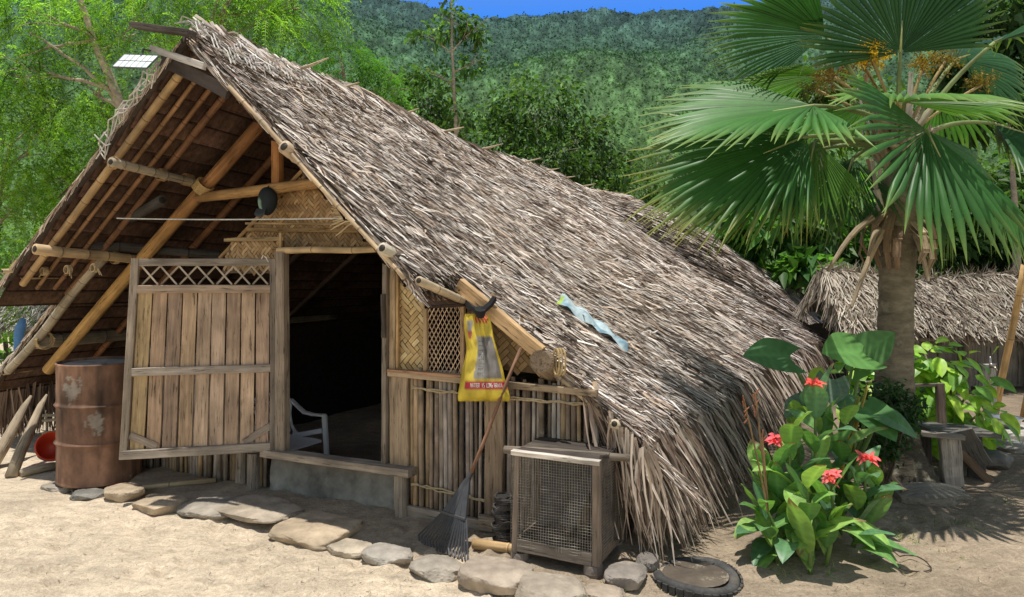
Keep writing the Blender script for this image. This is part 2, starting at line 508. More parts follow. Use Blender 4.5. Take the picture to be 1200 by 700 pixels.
def slope_strips(npc, n, s, w, zf, side, Lr, Wr, wyaw, yawsd, cols, lift=(-.01, .05), h=.045, segs=3, rollsd=.5, bowsd=.02):
    z = zf(s, w) + h * rng.uniform(.4, 1.3, n)
    dz = (zf(s + .02, w) - zf(s - .02, w)) / .04 * side
    yaw = rng.normal(wyaw, yawsd, n)
    D = EA[None, :] * side + UA[None, :] * dz[:, None] + BA[None, :] * yaw[:, None]
    # surface normal
    Tn = EA[None, :] * side + UA[None, :] * dz[:, None]
    Nn = np.cross(Tn, np.tile(BA, (n, 1))); Nn *= np.sign(Nn[:, 2:3])
    Nn = nrm(Nn)
    Ln = rng.uniform(*Lr, n); W = rng.uniform(*Wr, n)
    V, Fc, C, L = ribbons(Ha(s, w, z), D, Nn, Ln, W, cols, segs, lift=rng.uniform(*lift, n), taper=.35,
                          roll=rng.normal(0, rollsd, n), tipdark=1.05, bow=rng.normal(0, bowsd, n))
    npc.add(V, Fc, C, L)

thatch = NP()
base_col = (.05, .037, .028)
slab(thatch, zR_a, S_R, .99, -.55, WEND, .03, -.02, base_col, 12, 60)
slab(thatch, zR_a, .985, lambda w: float(sE_a(w)), -.0, WEND, .03, -.05, base_col, 14, 60)
slab(thatch, zL_a, -2.75, S_R, -.55, WEND, .03, -.045, base_col, 12, 40)
slab(thatch, zL_a, -3.95, -2.745, .02, WEND, .03, -.045, base_col, 8, 40)

def sample_right(n, w0, w1):
    w = rng.uniform(w0, w1, n)
    s = S_R + (sE_a(w) - S_R) * rng.uniform(-.01, .97, n)
    keep = (s < .93) | (w > -.06)
    return s[keep], w[keep]
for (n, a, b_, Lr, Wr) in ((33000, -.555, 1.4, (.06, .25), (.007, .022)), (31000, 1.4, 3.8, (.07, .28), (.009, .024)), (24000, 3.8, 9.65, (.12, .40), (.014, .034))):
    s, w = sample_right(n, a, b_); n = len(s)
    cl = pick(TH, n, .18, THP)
    # weathering: large patches browner or greyer, darker low on the roof
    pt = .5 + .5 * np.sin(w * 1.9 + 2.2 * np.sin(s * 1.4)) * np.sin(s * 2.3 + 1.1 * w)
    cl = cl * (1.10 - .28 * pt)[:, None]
    vl = np.exp(-((w - 6.85) / .28) ** 2) * np.clip((s + .2) / .5, 0, 1); cl = cl * (1 - .5 * vl)[:, None]  # debris and shade of the roof valley, both painted into the strips
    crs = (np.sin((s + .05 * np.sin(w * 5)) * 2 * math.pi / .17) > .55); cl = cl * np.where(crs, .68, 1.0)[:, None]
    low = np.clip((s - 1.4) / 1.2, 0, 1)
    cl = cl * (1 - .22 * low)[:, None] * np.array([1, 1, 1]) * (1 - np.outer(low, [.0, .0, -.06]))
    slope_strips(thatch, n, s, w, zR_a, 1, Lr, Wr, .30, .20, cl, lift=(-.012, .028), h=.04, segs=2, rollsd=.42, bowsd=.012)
# stray loose pieces lying at wild angles
s, w = sample_right(1500, -.45, 6.0); n = len(s)
slope_strips(thatch, n, s, w, zR_a, 1, (.06, .2), (.008, .02), .3, .8, pick(TH, n, .2, THP), lift=(0, .05), h=.08, segs=2)
# left slope (seen only edge on)
n = 6000; w = rng.uniform(-.47, WEND, n); s = S_R - rng.uniform(0, 3.15, n); k = (s > -2.35) | (w > .08); s, w = s[k], w[k]; n = len(s)
slope_strips(thatch, n, s, w, zL_a, -1, (.3, .5), (.02, .045), .1, .12, pick(TH, n, .2, THP), segs=2)
# rake edges: pale frayed bundles along the left edge and the right edge
for (side, zf, s0, s1, wc, n) in ((-1, zL_a, -2.8, -.8, -.585, 620), (-1, zL_a, -3.95, -2.8, -.03, 420), (1, zR_a, -.75, .98, -.575, 520), (1, zR_a, 1.0, 2.35, -.04, 480)):
    s = rng.uniform(min(s0, s1), max(s0, s1), n); w = wc + .02 + np.abs(rng.normal(0, .018, n))
    slope_strips(thatch, n, s, w, zf, side, (.08, .22), (.006, .016), .02, .06, pick(TH, n, .2, THP), lift=(-.03, .015), h=.002, rollsd=1.0, bowsd=.004)
    if side == 1:
        s = rng.uniform(s0, s1, 2 * n); w = wc + .012 + np.abs(rng.normal(0, .012, 2 * n))
        slope_strips(thatch, 2 * n, s, w, zf, side, (.10, .24), (.007, .018), .0, .05, pick(TH, 2 * n, .2, THP), lift=(-.02, .01), h=-.04, rollsd=1.2, bowsd=.004)
# ridge cap: strips laid over the ridge both ways
n = 5200; w = rng.uniform(-.46, WEND, n); s = S_R + rng.normal(0, .04, n)
slope_strips(thatch, n, s, w, zR_a, 1, (.10, .36), (.010, .026), .3, .3, pick(TH, n, .2, THP) * .9, lift=(-.03, .03), h=.10, rollsd=.6)
# right hem: hanging fringe
def hem(n, w0, w1, sdn, sup, Lr, z_add, out, cols, wid=(.012, .03), sgn=1, zf=zR_a, se=None, droop=(.08, .35)):
    w = rng.uniform(w0, w1, n); base = se(w) if callable(se) else np.full(n, se)
    s = base + rng.uniform(sdn, sup, n) * sgn - .0
    z = zf(s, w) + z_add * rng.uniform(-.5, 1, n)
    D = EA[None, :] * sgn * rng.uniform(.25, out, n)[:, None] - UA[None, :] * rng.uniform(.6, 1.1, n)[:, None] + BA[None, :] * rng.normal(.08, .2, n)[:, None]
    Nn = np.tile(EA * sgn + UA * .3, (n, 1)) + rng.normal(0, .25, (n, 3))
    Ln = rng.uniform(*Lr, n)
    V, Fc, C, L = ribbons(Ha(s, w, z), D, Nn, Ln, rng.uniform(*wid, n), cols, 4, droop=rng.uniform(*droop, n) * Ln, taper=.2, roll=rng.normal(0, .6, n), bow=rng.normal(0, .02, n))
    V[:, 2] = np.maximum(V[:, 2], .02)
    thatch.add(V, Fc, C, L)
HEMC = [(.44, .355, .29), (.36, .28, .225), (.53, .44, .36), (.25, .18, .14), (.16, .115, .09), (.60, .51, .43)]
hem(2000, -.05, 1.2, -.34, .04, (.32, .60), .05, .60, pick(HEMC, 2000, .2), se=sE_a)
hem(3000, 1.2, 5.0, -.34, .04, (.35, .62), .05, .62, pick(HEMC, 3000, .2), (.015, .035), se=sE_a)
hem(1600, 5.0, WEND, -.4, .03, (.4, .65), .05, .65, pick(HEMC, 1600, .2), (.02, .05), se=sE_a)
# long pale strands at the near corner
n = 110
s = rng.uniform(1.98, 2.22, n); w = rng.uniform(-.10, .08, n)
P = Ha(s, w, zR_a(s, w) + rng.uniform(-.03, .05, n))
D = EA[None, :] * rng.uniform(-.02, .22, n)[:, None] - UA[None, :] - BA[None, :] * rng.uniform(-.05, .12, n)[:, None]
V, Fc, C, L = ribbons(P, D, np.tile(-BA, (n, 1)), rng.uniform(.35, .62, n), rng.uniform(.010, .024, n), pick([(.5, .4, .3), (.42, .33, .25), (.56, .47, .38), (.3, .22, .17)], n, .15), 4, taper=.15, roll=rng.normal(0, .5, n), bow=rng.normal(0, .03, n))
V[:, 2] = np.maximum(V[:, 2], .02)
thatch.add(V, Fc, C, L)
# dark sooty fringe where the roof steps back over the window
n = 420
w = rng.uniform(-.57, .02, n); s = .97 + rng.normal(0, .03, n)
P = Ha(s, w, zR_a(s, w) + rng.uniform(-.05, .03, n))
D = EA[None, :] * rng.uniform(.2, .7, n)[:, None] - UA[None, :] * rng.uniform(.3, .9, n)[:, None] + BA[None, :] * rng.normal(0, .5, n)[:, None]
V, Fc, C, L = ribbons(P, D, np.tile(EA + UA, (n, 1)), rng.uniform(.04, .11, n), rng.uniform(.008, .018, n), pick([(.06, .05, .042), (.10, .08, .06), (.2, .15, .11)], n, .2), 2, taper=.3, roll=rng.normal(0, .8, n))
thatch.add(V, Fc, C, L)
# left eave: brown curtain of hanging leaf
n = 2000
w = rng.uniform(-.03, 4.0, n); s = -3.93 + rng.normal(0, .035, n)
P = Ha(s, w, .56 + rng.uniform(-.05, .06, n))
D = -EA[None, :] * rng.uniform(-.05, .18, n)[:, None] - UA[None, :] + BA[None, :] * rng.normal(0, .10, n)[:, None]
V, Fc, C, L = ribbons(P, D, np.tile(-BA + EA, (n, 1)), rng.uniform(.36, .62, n), rng.uniform(.012, .03, n), pick([(.36, .25, .18), (.28, .19, .14), (.44, .32, .24), (.16, .11, .085)], n, .2), 3, taper=.3, roll=rng.normal(0, .5, n))
thatch.add(V, Fc, C, L)
thatch.build('thatch', M['thatch'], hut)

# --- underside: overlapping leaf courses tied to thin battens
und = MB()
def courses(zf, s0, s1, w0, w1, side, step=.14):
    s = s0; k = 0
    while (s1 - s) * side > .02:
        se = s + side * step
        nW = max(2, int((w1 - w0) / .22))
        ws = [w0 + (w1 - w0) * i / nW for i in range(nW + 1)]
        V = []; Cc = []
        for w in ws:
            j = random.uniform(-.006, .006)
            for (ss, dz) in ((s - side * .02, -.045), (se + side * .015, -.098 + j)):
                V.append(H(ss, w, float(zf(np.array(ss), np.array(w))) + dz))
            c = vary((.135, .080, .056), .35)
            Cc += [tuple(x * .55 for x in c), c]
        Fc = [(2 * i, 2 * i + 1, 2 * i + 3, 2 * i + 2) for i in range(nW)]
        und.add(V, Fc, Cc)
        und.tube([H(se + side * .012, w, float(zf(np.array(se), np.array(w))) - .104) for w in ws[::2] + [ws[-1]]], .010, (.055, .033, .024), n=5, caps=False)  # dark line standing in for the shadow under each course edge
        zb = lambda w: float(zf(np.array(s), np.array(w))) - .088
        und.tube([H(s, w, zb(w)) for w in ws[::3] + [ws[-1]]], .006, (.16, .10, .065), n=4, caps=False)
        s = se; k += 1
courses(zL_a, S_R, -2.75, -.54, 6, -1)
courses(zL_a, -2.75, -3.93, .03, 6, -1)
courses(zR_a, S_R, .97, -.54, 6, 1)
courses(zR_a, .97, 2.08, .02, 6, 1)
und.build('roof_underside', M['under'], hut)

# --- bamboo and timber of the roof
BAM = (.37, .25, .125); BAMD = (.28, .165, .075); BAMG = (.34, .285, .20); RED = (.24, .115, .052); DKPOLE = (.07, .062, .055)
def part_bamboo(name, p0, p1, r, col, mat='bamboo', sag=0, **kw):
    m = MB(); m.bamboo(p0, p1, r, col, sag=sag, **kw); return m.build(name, M[mat], hut, smooth=True)
def zLu(s, w): return zL(s, w) - .125
# common rafters in the overhang (thin bamboos following the left slope)
for (w, s0, s1, r, c) in ((-.50, -.82, -2.62, .029, (.38, .25, .12)), (-.37, -.83, -2.66, .017, (.26, .145, .07)), (-.225, -.84, -2.66, .019, (.22, .115, .055)), (-.08, -.85, -2.72, .027, (.20, .10, .05))):
    part_bamboo('rafter', H(s0, w, zLu(s0, w)), H(s1, w + .02, zLu(s1, w)), r, c, gap=.2)
for w in (.75, 1.4, 2.1, 3.0):
    part_bamboo('rafter', H(-.9, w, zLu(-.9, w)), H(-3.8, w, zLu(-3.8, w)), .032, RED if w < 1 else (.09, .06, .045), gap=.3)  # deeper rafters darker: dim interior painted into their colour
part_bamboo('rafter', fw(122, 302, -.03), fw(10, 436, -.03), .040, BAMG, gap=.16)
for w in (.3, 1.5, 3.0, 5.0):
    part_bamboo('rafter', H(-.6, w, zR(-.6, w) - .14), H(2.0, w, zR(2.0, w) - .12), .03, DKPOLE, 'wood')  # near black, the unlit interior put into the rafter colour
# truss: big main rafter, tie beam, king post
m = MB(); m.tube([fw(316, 133, .2), fw(238, 222, .2), fw(162, 309, .18), fw(56, 434, .15)], [.05, .054, .055, .048], BAMD, n=12,
                 cols=[RED, (.34, .17, .07), (.46, .27, .10), (.47, .30, .12)]); m.build('main_rafter', M['wood'], hut, smooth=True)
m = MB(); m.tube([fw(232, 232, .17), fw(300, 224, .18), fw(420, 208, .17)], [.038, .042, .04], (.44, .26, .11), n=10); m.build('tie_beam', M['wood'], hut, smooth=True)
m = MB(); m.beam(fw(325, 216, .2), fw(325, 140, .2), .075, .06, (.36, .17, .065), up=B); m.build('king_post', M['wood'], hut)
# purlins; each shows its cut end at the gable
part_bamboo('purlin', fw(130, 190, -.62), fw(241, 217, .26), .033, BAMG, gap=.12)
part_bamboo('purlin', fw(41, 292, -.66), fw(168, 305, .22), .04, (.47, .33, .18), gap=.2)
part_bamboo('purlin', fw(64, 284, -.35), fw(278, 300, .8), .042, DKPOLE, 'wood')
part_bamboo('purlin', fw(190, 235, -.2), fw(110, 282, .25), .04, DKPOLE, 'wood')
part_bamboo('purlin', fw(3, 318, -.62), fw(146, 310, .4), .018, (.5, .38, .22))
part_bamboo('purlin', fw(26, 325, -.5), fw(150, 323, .5), .020, BAM)
part_bamboo('purlin', fw(43, 401, .0), fw(43, 401, .0) + B * 4.0, .062, BAMG, gap=.5)
part_bamboo('purlin', fw(4, 437, .0), fw(4, 437, .0) + B * 4.0 + E * .0, .024, BAM)
p = fw(333, 172, -.60); part_bamboo('purlin', p, p + B * .9 - UP * .26, .043, (.40, .30, .2))
p = fw(448, 291, -.63); part_bamboo('purlin', p, p + B * .9 - UP * .26, .034, (.55, .49, .38))
p = fw(491, 329, -.60); part_bamboo('purlin', p, p + B * .9 - UP * .24, .026, (.42, .33, .22))
p = fw(720, 497, -.10); part_bamboo('purlin', p, p + B * .30 - UP * .12 - E * .03, .028, (.55, .46, .32))
p = fw(633, 424, -.13); m = MB(); m.tube([p, p + B * .03, p + B * .45 - UP * .20], [.066, .072, .062], (.26, .2, .14), n=16, cols=[(.20, .15, .105), (.26, .195, .13), (.2, .14, .09)])
m.build('wall_plate_log', M['wood'], hut, smooth=False)
m = MB()
for k in range(3):
    c = fw(652 + k * 3.5, 424, -.10)
    m.tube([c + (E * math.cos(a) * .028 + UP * math.sin(a) * .075 - B * .02 * math.cos(a)) for a in np.linspace(0, 2 * math.pi, 18)], .006, (.42, .31, .16), n=5)
m.build('rope_lashing', M['rope'], hut)
# lashings
def lash(pt, ax, r, turns=5, rr=.006, col=(.33, .2, .09)):
    m = MB(); ax = Vector(ax).normalized(); a = ax.orthogonal().normalized(); b = ax.cross(a); n = turns * 14
    m.tube([Vector(pt) + ax * (rr * 2.1 * (i / 14 - turns / 2)) + (a * math.cos(2 * math.pi * i / 14) + b * math.sin(2 * math.pi * i / 14)) * r for i in range(n)], rr, col, n=5)
    for k in range(3):
        q = Vector(pt) + a * r
        m.tube([q, q + Vector((random.uniform(-.06, .06), random.uniform(-.03, .03), random.uniform(-.09, -.02)))], .004, col, n=4)
    m.build('rope_lashing', M['rope'], hut)
lash(fw(238, 219, .17), fw(238, 222, .2) - fw(162, 309, .18), .066, 6, .007, (.52, .36, .16))
lash(fw(220, 211, .15), fw(241, 217, .26) - fw(130, 190, -.62), .044, 7, .006)
lash(fw(133, 191, -.58), fw(241, 217, .26) - fw(130, 190, -.62), .041, 3, .006)
lash(fw(190, 205, -.1), fw(241, 217, .26) - fw(130, 190, -.62), .042, 5, .006)
for (u, v) in ((26, 320), (52, 318), (80, 316), (111, 314)): lash(fw(u, v, -.4), B, .03, 4, .005, (.4, .3, .17))
lash(fw(135, 302, .1), B, .05, 4, .005, (.46, .34, .18)); lash(fw(52, 399, .02), E, .075, 4, .006, (.45, .33, .18))
# barge pole under the right rake, thin lath along the left one
m = MB(); m.bamboo(H(-.35, -.575, zR(-.35, -.57) - .03), H(.97, -.575, zR(.97, -.57) - .03), .0135, (.45, .33, .2), gap=.2, hollow=False)
m.build('barge_pole', M['bamboo'], hut, smooth=True)
m = MB(); m.bamboo(H(1.02, -.03, zR(1.02, 0) - .045), H(2.05, -.03, zR(2.05, 0) - .04), .014, (.45, .34, .22), gap=.2, hollow=False)
m.build('barge_pole', M['bamboo'], hut, smooth=True)
# heavy light brown beam under the lower rake
m = MB(); m.beam(fw(538, 333, -.10), fw(634, 414, -.10), .05, .085, (.50, .335, .18), up=E * .7 + UP); m.build('rake_beam', M['wood'], hut)
# ridge: dark end, protruding boards, pegs
m = MB(); m.beam(H(S_R - .34, -.68, 3.20), H(S_R + .10, -.60, 3.11), .09, .035, (.10, .085, .075)); m.build('ridge_board', M['wood'], hut)
m = MB(); m.beam(fw(177, 57, -.62), fw(240, 78, -.60), .03, .045, (.42, .39, .36)); m.build('ridge_board', M['wood'], hut)
m = MB(); m.beam(fw(190, 70, -.53), fw(268, 108, -.53), .03, .09, (.07, .06, .055)); m.build('ridge_end_board', M['dark'], hut)
m = MB(); m.bamboo(H(S_R, -.5, 3.02), H(S_R, 9.4, 2.66), .035, RED); m.build('ridge_pole', M['bamboo'], hut, smooth=True)
for (u, v) in ((345, 91), (397, 114), (468, 142), (515, 166), (563, 186), (605, 198), (632, 208), (655, 215), (680, 222), (700, 231), (716, 238)):
    k = (u - 600) / F
    # w on the ridge line for this column
    w = ((-1.218 + .902 * S_R) - k * (5.03 - .432 * S_R)) / (k * .902 - .432)
    z0 = zr(w) + .10
    Lp = random.uniform(.30, .46)
    m = MB(); a0 = H(S_R - .12, w, z0 - .04)
    m.tube([a0, a0 + E * (Lp * .6) + UP * .03, a0 + E * Lp + UP * random.uniform(.03, .07)], [.013, .013, .005], (.48, .38, .26), n=6)
    m.build('ridge_peg', M['wood'], hut)

# ------------------------------------------------------------------ woven panels
def inside(poly, x, y):
    c = False; n = len(poly)
    for i in range(n):
        x1, y1 = poly[i]; x2, y2 = poly[(i + 1) % n]
        if (y1 > y) != (y2 > y) and x < (x2 - x1) * (y - y1) / (y2 - y1) + x1: c = not c
    return c
def sawali(name, poly, w, cell=.026, rot=45, cols=((.50, .33, .15), (.42, .27, .12), (.56, .40, .20)), band=6, float_=3):
    """poly in (s, z); herringbone of flat strips, over-lying strips stand proud"""
    m = MB()
    ca, sa = math.cos(R(rot)), math.sin(R(rot))
    xs = [p[0] for p in poly]; zs = [p[1] for p in poly]
    cx, cz = sum(xs) / len(xs), sum(zs) / len(zs)
    rad = max(math.hypot(p[0] - cx, p[1] - cz) for p in poly) + cell
    nC = int(rad / cell) + 2
    hc = {}; vc = {}
    # backing
    m.add([H(x, w + .006, z) for x, z in poly], [tuple(range(len(poly)))], (.13, .08, .04))
    def emit(i0, i1, j0, j1, horiz, col):
        g = cell * .06
        x0, x1, y0, y1 = i0 * cell + g, i1 * cell - g, j0 * cell + g, j1 * cell - g
        pts = [(x0, y0), (x1, y0), (x1, y1), (x0, y1)]
        mids = ((x0 + x1) / 2, (y0 + y1) / 2)
        wp = (cx + mids[0] * ca - mids[1] * sa, cz + mids[0] * sa + mids[1] * ca)
        if not inside(poly, *wp): return
        V = []; Lc = []
        for (x, y) in pts:
            V.append(H(cx + x * ca - y * sa, w, cz + x * sa + y * ca))
            Lc.append((x, y, 0) if horiz else (y, x, 0))
        # raised middle line
        if horiz: a_, b__ = ((x0 + (x1 - x0) * .5), y0), ((x0 + (x1 - x0) * .5), y1)
        else: a_, b__ = (x0, (y0 + y1) / 2), (x1, (y0 + y1) / 2)
        for (x, y) in (a_, b__):
            V.append(H(cx + x * ca - y * sa, w - .005, cz + x * sa + y * ca)); Lc.append((x, y, 0) if horiz else (y, x, 0))
        if horiz: Fc = [(0, 4, 5, 3), (4, 1, 2, 5)]
        else: Fc = [(0, 1, 5, 4), (4, 5, 2, 3)]
        m.add(V, Fc, col, Lc)
    P_ = 2 * float_
    seen = set()
    def over(i, j):
        jj = j if (i // band) % 2 == 0 else -j
        return ((i + jj) % P_) < float_
    for j in range(-nC, nC):          # horizontal floats
        i = -nC
        while i < nC:
            if over(i, j):
                k = i
                while k < nC and over(k, j) and (k - i) < P_: k += 1
                if j not in hc: hc[j] = vary(random.choice(cols), .16)
                emit(i, k, j, j + 1, True, hc[j]); i = k
            else: i += 1
    for i in range(-nC, nC):
        j = -nC
        while j < nC:
            if not over(i, j):
                k = j
                while k < nC and not over(i, k) and (k - j) < P_: k += 1
                if i not in vc: vc[i] = tuple(x * .8 for x in vary(random.choice(cols), .16))
                emit(i, i + 1, j, k, False, vc[i]); j = k
            else: j += 1
    return m.build(name, M['weave'], hut)
def SZ(u, v, w=0.0):
    p = fw(u, v, w); return (s_of(p), p.z)

gl, gt = SZ(259, 303, .25), SZ(361, 195, .25)
gz_ = gt[1] + .02
poly = [gl, gt, (.07, 2.34), (.40, 2.04), (.70, 1.76), (.70, 1.745), (gl[0] + .12, 1.745)]
sawali('gable_panel', poly, .25, .026, cols=((.43, .26, .115), (.37, .215, .09), (.48, .31, .15)), float_=3)
m = MB()
m.beam(H(gl[0], .235, gl[1]), H(gt[0] + .05, .235, gt[1] + .04), .012, .03, (.36, .22, .1), up=E)
a, b_ = fw(290, 269, .23), fw(452, 271, .23); m.beam(a, b_, .016, .03, (.35, .22, .1))
a, b_ = fw(288, 262, .235), fw(452, 263, .235); m.beam(a, b_, .012, .016, (.42, .28, .14))
m.build('gable_lath', M['wood'], hut)
a, b_ = SZ(259, 303, .03), SZ(330, 280, .03)
sawali('wall_panel', [(a[0], 1.56), (b_[0] + .02, 1.56), (b_[0] + .02, b_[1]), (a[0] + .10, b_[1])], .03, .026, cols=((.43, .26, .115), (.37, .215, .09), (.48, .31, .15)))
m = MB(); m.beam(H(a[0] + .05, .02, b_[1]), H(b_[0] + .03, .02, b_[1]), .02, .028, (.36, .25, .13)); m.beam(H(b_[0] + .01, .015, b_[1] + .04), H(b_[0] + .01, .015, 1.62), .025, .02, (.4, .28, .14), up=E)
m.build('gable_lath', M['wood'], hut)
# door head: bamboo lintel and the ledge between door wall and gable
part_bamboo('lintel', fw(326, 294, -.03), fw(458, 292, -.03), .024, (.48, .34, .18), gap=.35)
m = MB(); m.beam(H(-.55, .13, 1.735), H(.82, .13, 1.735), .25, .02, (.25, .16, .08)); m.build('ledge_board', M['wood'], hut)

# ------------------------------------------------------------------ front wall
DK = (.23, .185, .145); PL = (.33, .255, .185)
m = MB(); m.beam(fw(331, 531, -.03), fw(330, 296, -.03), .085, .07, (.27, .215, .165), up=B); m.build('door_jamb', M['wood'], hut)
m = MB(); m.beam(fw(452, 547, -.03), fw(453.5, 298, -.03), .035, .06, (.23, .19, .15), up=B); m.build('door_jamb', M['wood'], hut)
m = MB(); m.beam(fw(468.5, 549, -.01), fw(468.5, 437, -.01), .14, .045, (.33, .245, .165), up=B); m.beam(fw(461, 437, -.012), fw(462, 302, -.012), .045, .045, (.37, .27, .17), up=B); m.build('door_post', M['wood'], hut)
m = MB(); m.beam(fw(450, 396, -.07), fw(449, 345, -.07), .03, .02, (.10, .085, .07), up=B); m.build('door_latch', M['wood'], hut)
# sill, plinth, stub posts
m = MB(); m.beam(fw(311, 530, -.06), fw(484, 553.5, -.06), .115, .05, (.31, .255, .20), seg=8); m.build('door_sill', M['wood'], hut)
m = MB(); a, b_ = fw(318, 535, 0), fw(466, 556, 0); sa, sb = s_of(a), s_of(b_)
nx, nz_ = 24, 8; V = []; 
for j in range(nz_ + 1):
    for i in range(nx + 1):
        V.append(H(sa + (sb - sa) * i / nx, -.0 + .02 * mnoise.noise(Vector((i * .4, j * .5, 2))) - .03 * (1 - j / nz_), -.06 + (.27 + .06) * j / nz_))
m.add(V, [(j * (nx + 1) + i, j * (nx + 1) + i + 1, (j + 1) * (nx + 1) + i + 1, (j + 1) * (nx + 1) + i) for j in range(nz_) for i in range(nx)], (.17, .165, .15))
m.build('plinth', M['concrete'], hut, smooth=True)
for (u0, v0, v1, r, c) in ((470, 606, 556, .045, (.3, .25, .2)), (297, 574, 531, .042, (.26, .22, .185)), (283, 570, 527, .04, (.27, .23, .19))):
    m = MB(); m.tube([fw(u0, v0, -.05), fw(u0, v1, -.05)], [r * 1.08, r], c, n=9); m.build('stub_post', M['wood'], hut)

def sticks(name, s0, s1, zb, zt, w=.0, seed=0, pitch=.033, taper=None):
    m = MB(); s = s0
    rs = random.Random(seed)
    while s < s1:
        r = rs.uniform(.011, .018)
        c = rs.choice([(.34, .285, .235), (.27, .20, .145), (.38, .335, .29), (.20, .15, .11), (.36, .26, .155), (.30, .245, .20), (.14, .11, .085)])
        c = vary(c, .15)
        top = (zt(s) if callable(zt) else zt) + rs.uniform(-.03, .02); bot = (zb(s) if callable(zb) else zb) + rs.uniform(-.02, .02)
        l1 = rs.uniform(-.012, .012)
        wj = w + rs.uniform(-.008, .008)
        if rs.random() > .04:
            pts = [H(s + l1 * q, wj + rs.uniform(-.004, .004), bot + (top - bot) * q) for q in (0, .25, .5, .75, 1)]
            m.tube(pts, [r * rs.uniform(.9, 1.1) for _ in pts], c, n=7)
        s += r * 2 + rs.choice([.002, .004, .006, .012])
    return m
s482, s590, s700, s735 = SZ(483, 600)[0], SZ(594, 600)[0], SZ(702, 600)[0], SZ(738, 600)[0]
zrail = lambda s: .98 + (s - .5) * -.01
sticks('x', s482, SZ(566, 600)[0], .03, .95, 0, 3).build('stick_wall', M['stick'], hut, smooth=True)
sticks('x', SZ(596, 600)[0], s700, .02, .93, .0, 5).build('stick_wall', M['stick'], hut, smooth=True)
sticks('x', -2.0, -.62, -.02, .98, .02, 9, .03).build('stick_wall', M['stick'], hut, smooth=True)
m = MB(); m.beam(fw(580, 612, -.02), fw(580, 462, -.02), .125, .035, (.28, .205, .14), up=B); m.build('wall_post', M['wood'], hut)
m = MB(); m.beam(fw(722, 640, .08), fw(722, 500, .08), .12, .08, (.11, .095, .08), up=B); m.build('wall_post', M['dark'], hut)
m = MB(); m.beam(fw(474, 598, -.035), fw(580, 620, -.035), .035, .075, (.26, .215, .17)); m.beam(fw(562, 612, -.07), fw(606, 618, -.07), .04, .09, (.25, .205, .16)); m.build('base_board', M['wood'], hut)
m = MB(); m.beam(fw(456, 437, -.035), fw(700, 461, -.035), .04, .04, (.36, .27, .18), seg=8); m.build('wall_rail', M['wood'], hut)
m = MB(); m.beam(fw(456, 434, -.04), fw(542, 441, -.04), .05, .018, (.4, .23, .14), seg=4); m.build('wall_rail', M['wood'], hut)
m = MB()
for (u0, v0, u1, v1) in ((482, 453, 568, 464), (594, 465, 704, 475), (482, 566, 568, 586)):
    for k in range(2):
        n = 14
        m = MB(); m.tube([fw(u0 + (u1 - u0) * i / n, v0 + (v1 - v0) * i / n + random.uniform(-1.5, 1.5) + k * 2, -.028 - .004 * k) for i in range(n + 1)], .0055, (.42, .33, .2), n=5)
        m.build('wall_tie', M['rope'], hut)
# upper wall: panel, window lattice, triangle behind the sack
a, b_ = SZ(464, 432), SZ(500, 300)
sawali('wall_panel', [(a[0], a[1]), (SZ(501, 434)[0], a[1]), (SZ(501, 434)[0], 1.62), (a[0] + .1, 1.68), (a[0], 1.7)], .0, .032, cols=((.56, .40, .19), (.48, .33, .15), (.62, .47, .25)))
m = MB()
m.beam(fw(466, 432, -.02), fw(466, 306, -.02), .018, .02, (.45, .3, .15), up=B); m.beam(fw(499, 434, -.02), fw(499, 320, -.02), .028, .03, (.4, .29, .17), up=B)
m.build('gable_lath', M['wood'], hut)
c0 = SZ(501, 437); c1 = SZ(541, 437); ztop = SZ(520, 328)[1]
lat = MB()
xs0, xs1, z0_, z1_ = c0[0], c1[0], c0[1] - .0, ztop
def clipseg(x0, z0, dx, dz):
    t0, t1 = -9, 9
    for (p, d, lo, hi) in ((x0, dx, xs0, xs1), (z0, dz, z0_, z1_)):
        ta, tb = (lo - p) / d, (hi - p) / d
        t0 = max(t0, min(ta, tb)); t1 = min(t1, max(ta, tb))
    return t0, t1
for sg in (1, -1):
    k = -1.2
    while k < 1.2:
        t0, t1 = clipseg(xs0 + k, z0_, .5 * 1, .866 * sg if sg == 1 else -.866)
        if t1 > t0 + .01:
            lat.beam(H(xs0 + k + .5 * t0, -.012 - .004 * sg, z0_ + .866 * sg * t0), H(xs0 + k + .5 * t1, -.012 - .004 * sg, z0_ + .866 * sg * t1), .0062, .003, vary((.46, .34, .24), .2), up=B, seg=1)
        k += .031
lat.build('window_lattice', M['wood'], hut)
m = MB()
m.beam(fw(542.5, 440, -.03), fw(542.5, 330, -.03), .03, .03, (.36, .24, .14), up=B); m.beam(fw(500, 438, -.03), fw(545, 441, -.03), .028, .028, (.4, .28, .17)); m.beam(fw(500, 331, -.06), fw(548, 334, -.06), .03, .035, (.38, .2, .1))
m.build('window_frame', M['wood'], hut)
sawali('wall_panel', [(SZ(545, 440)[0], .99), (1.72, .96), (1.25, 1.38), (SZ(545, 440)[0], 1.52)], .02, .034, cols=((.40, .27, .13), (.35, .23, .11), (.44, .30, .16)))
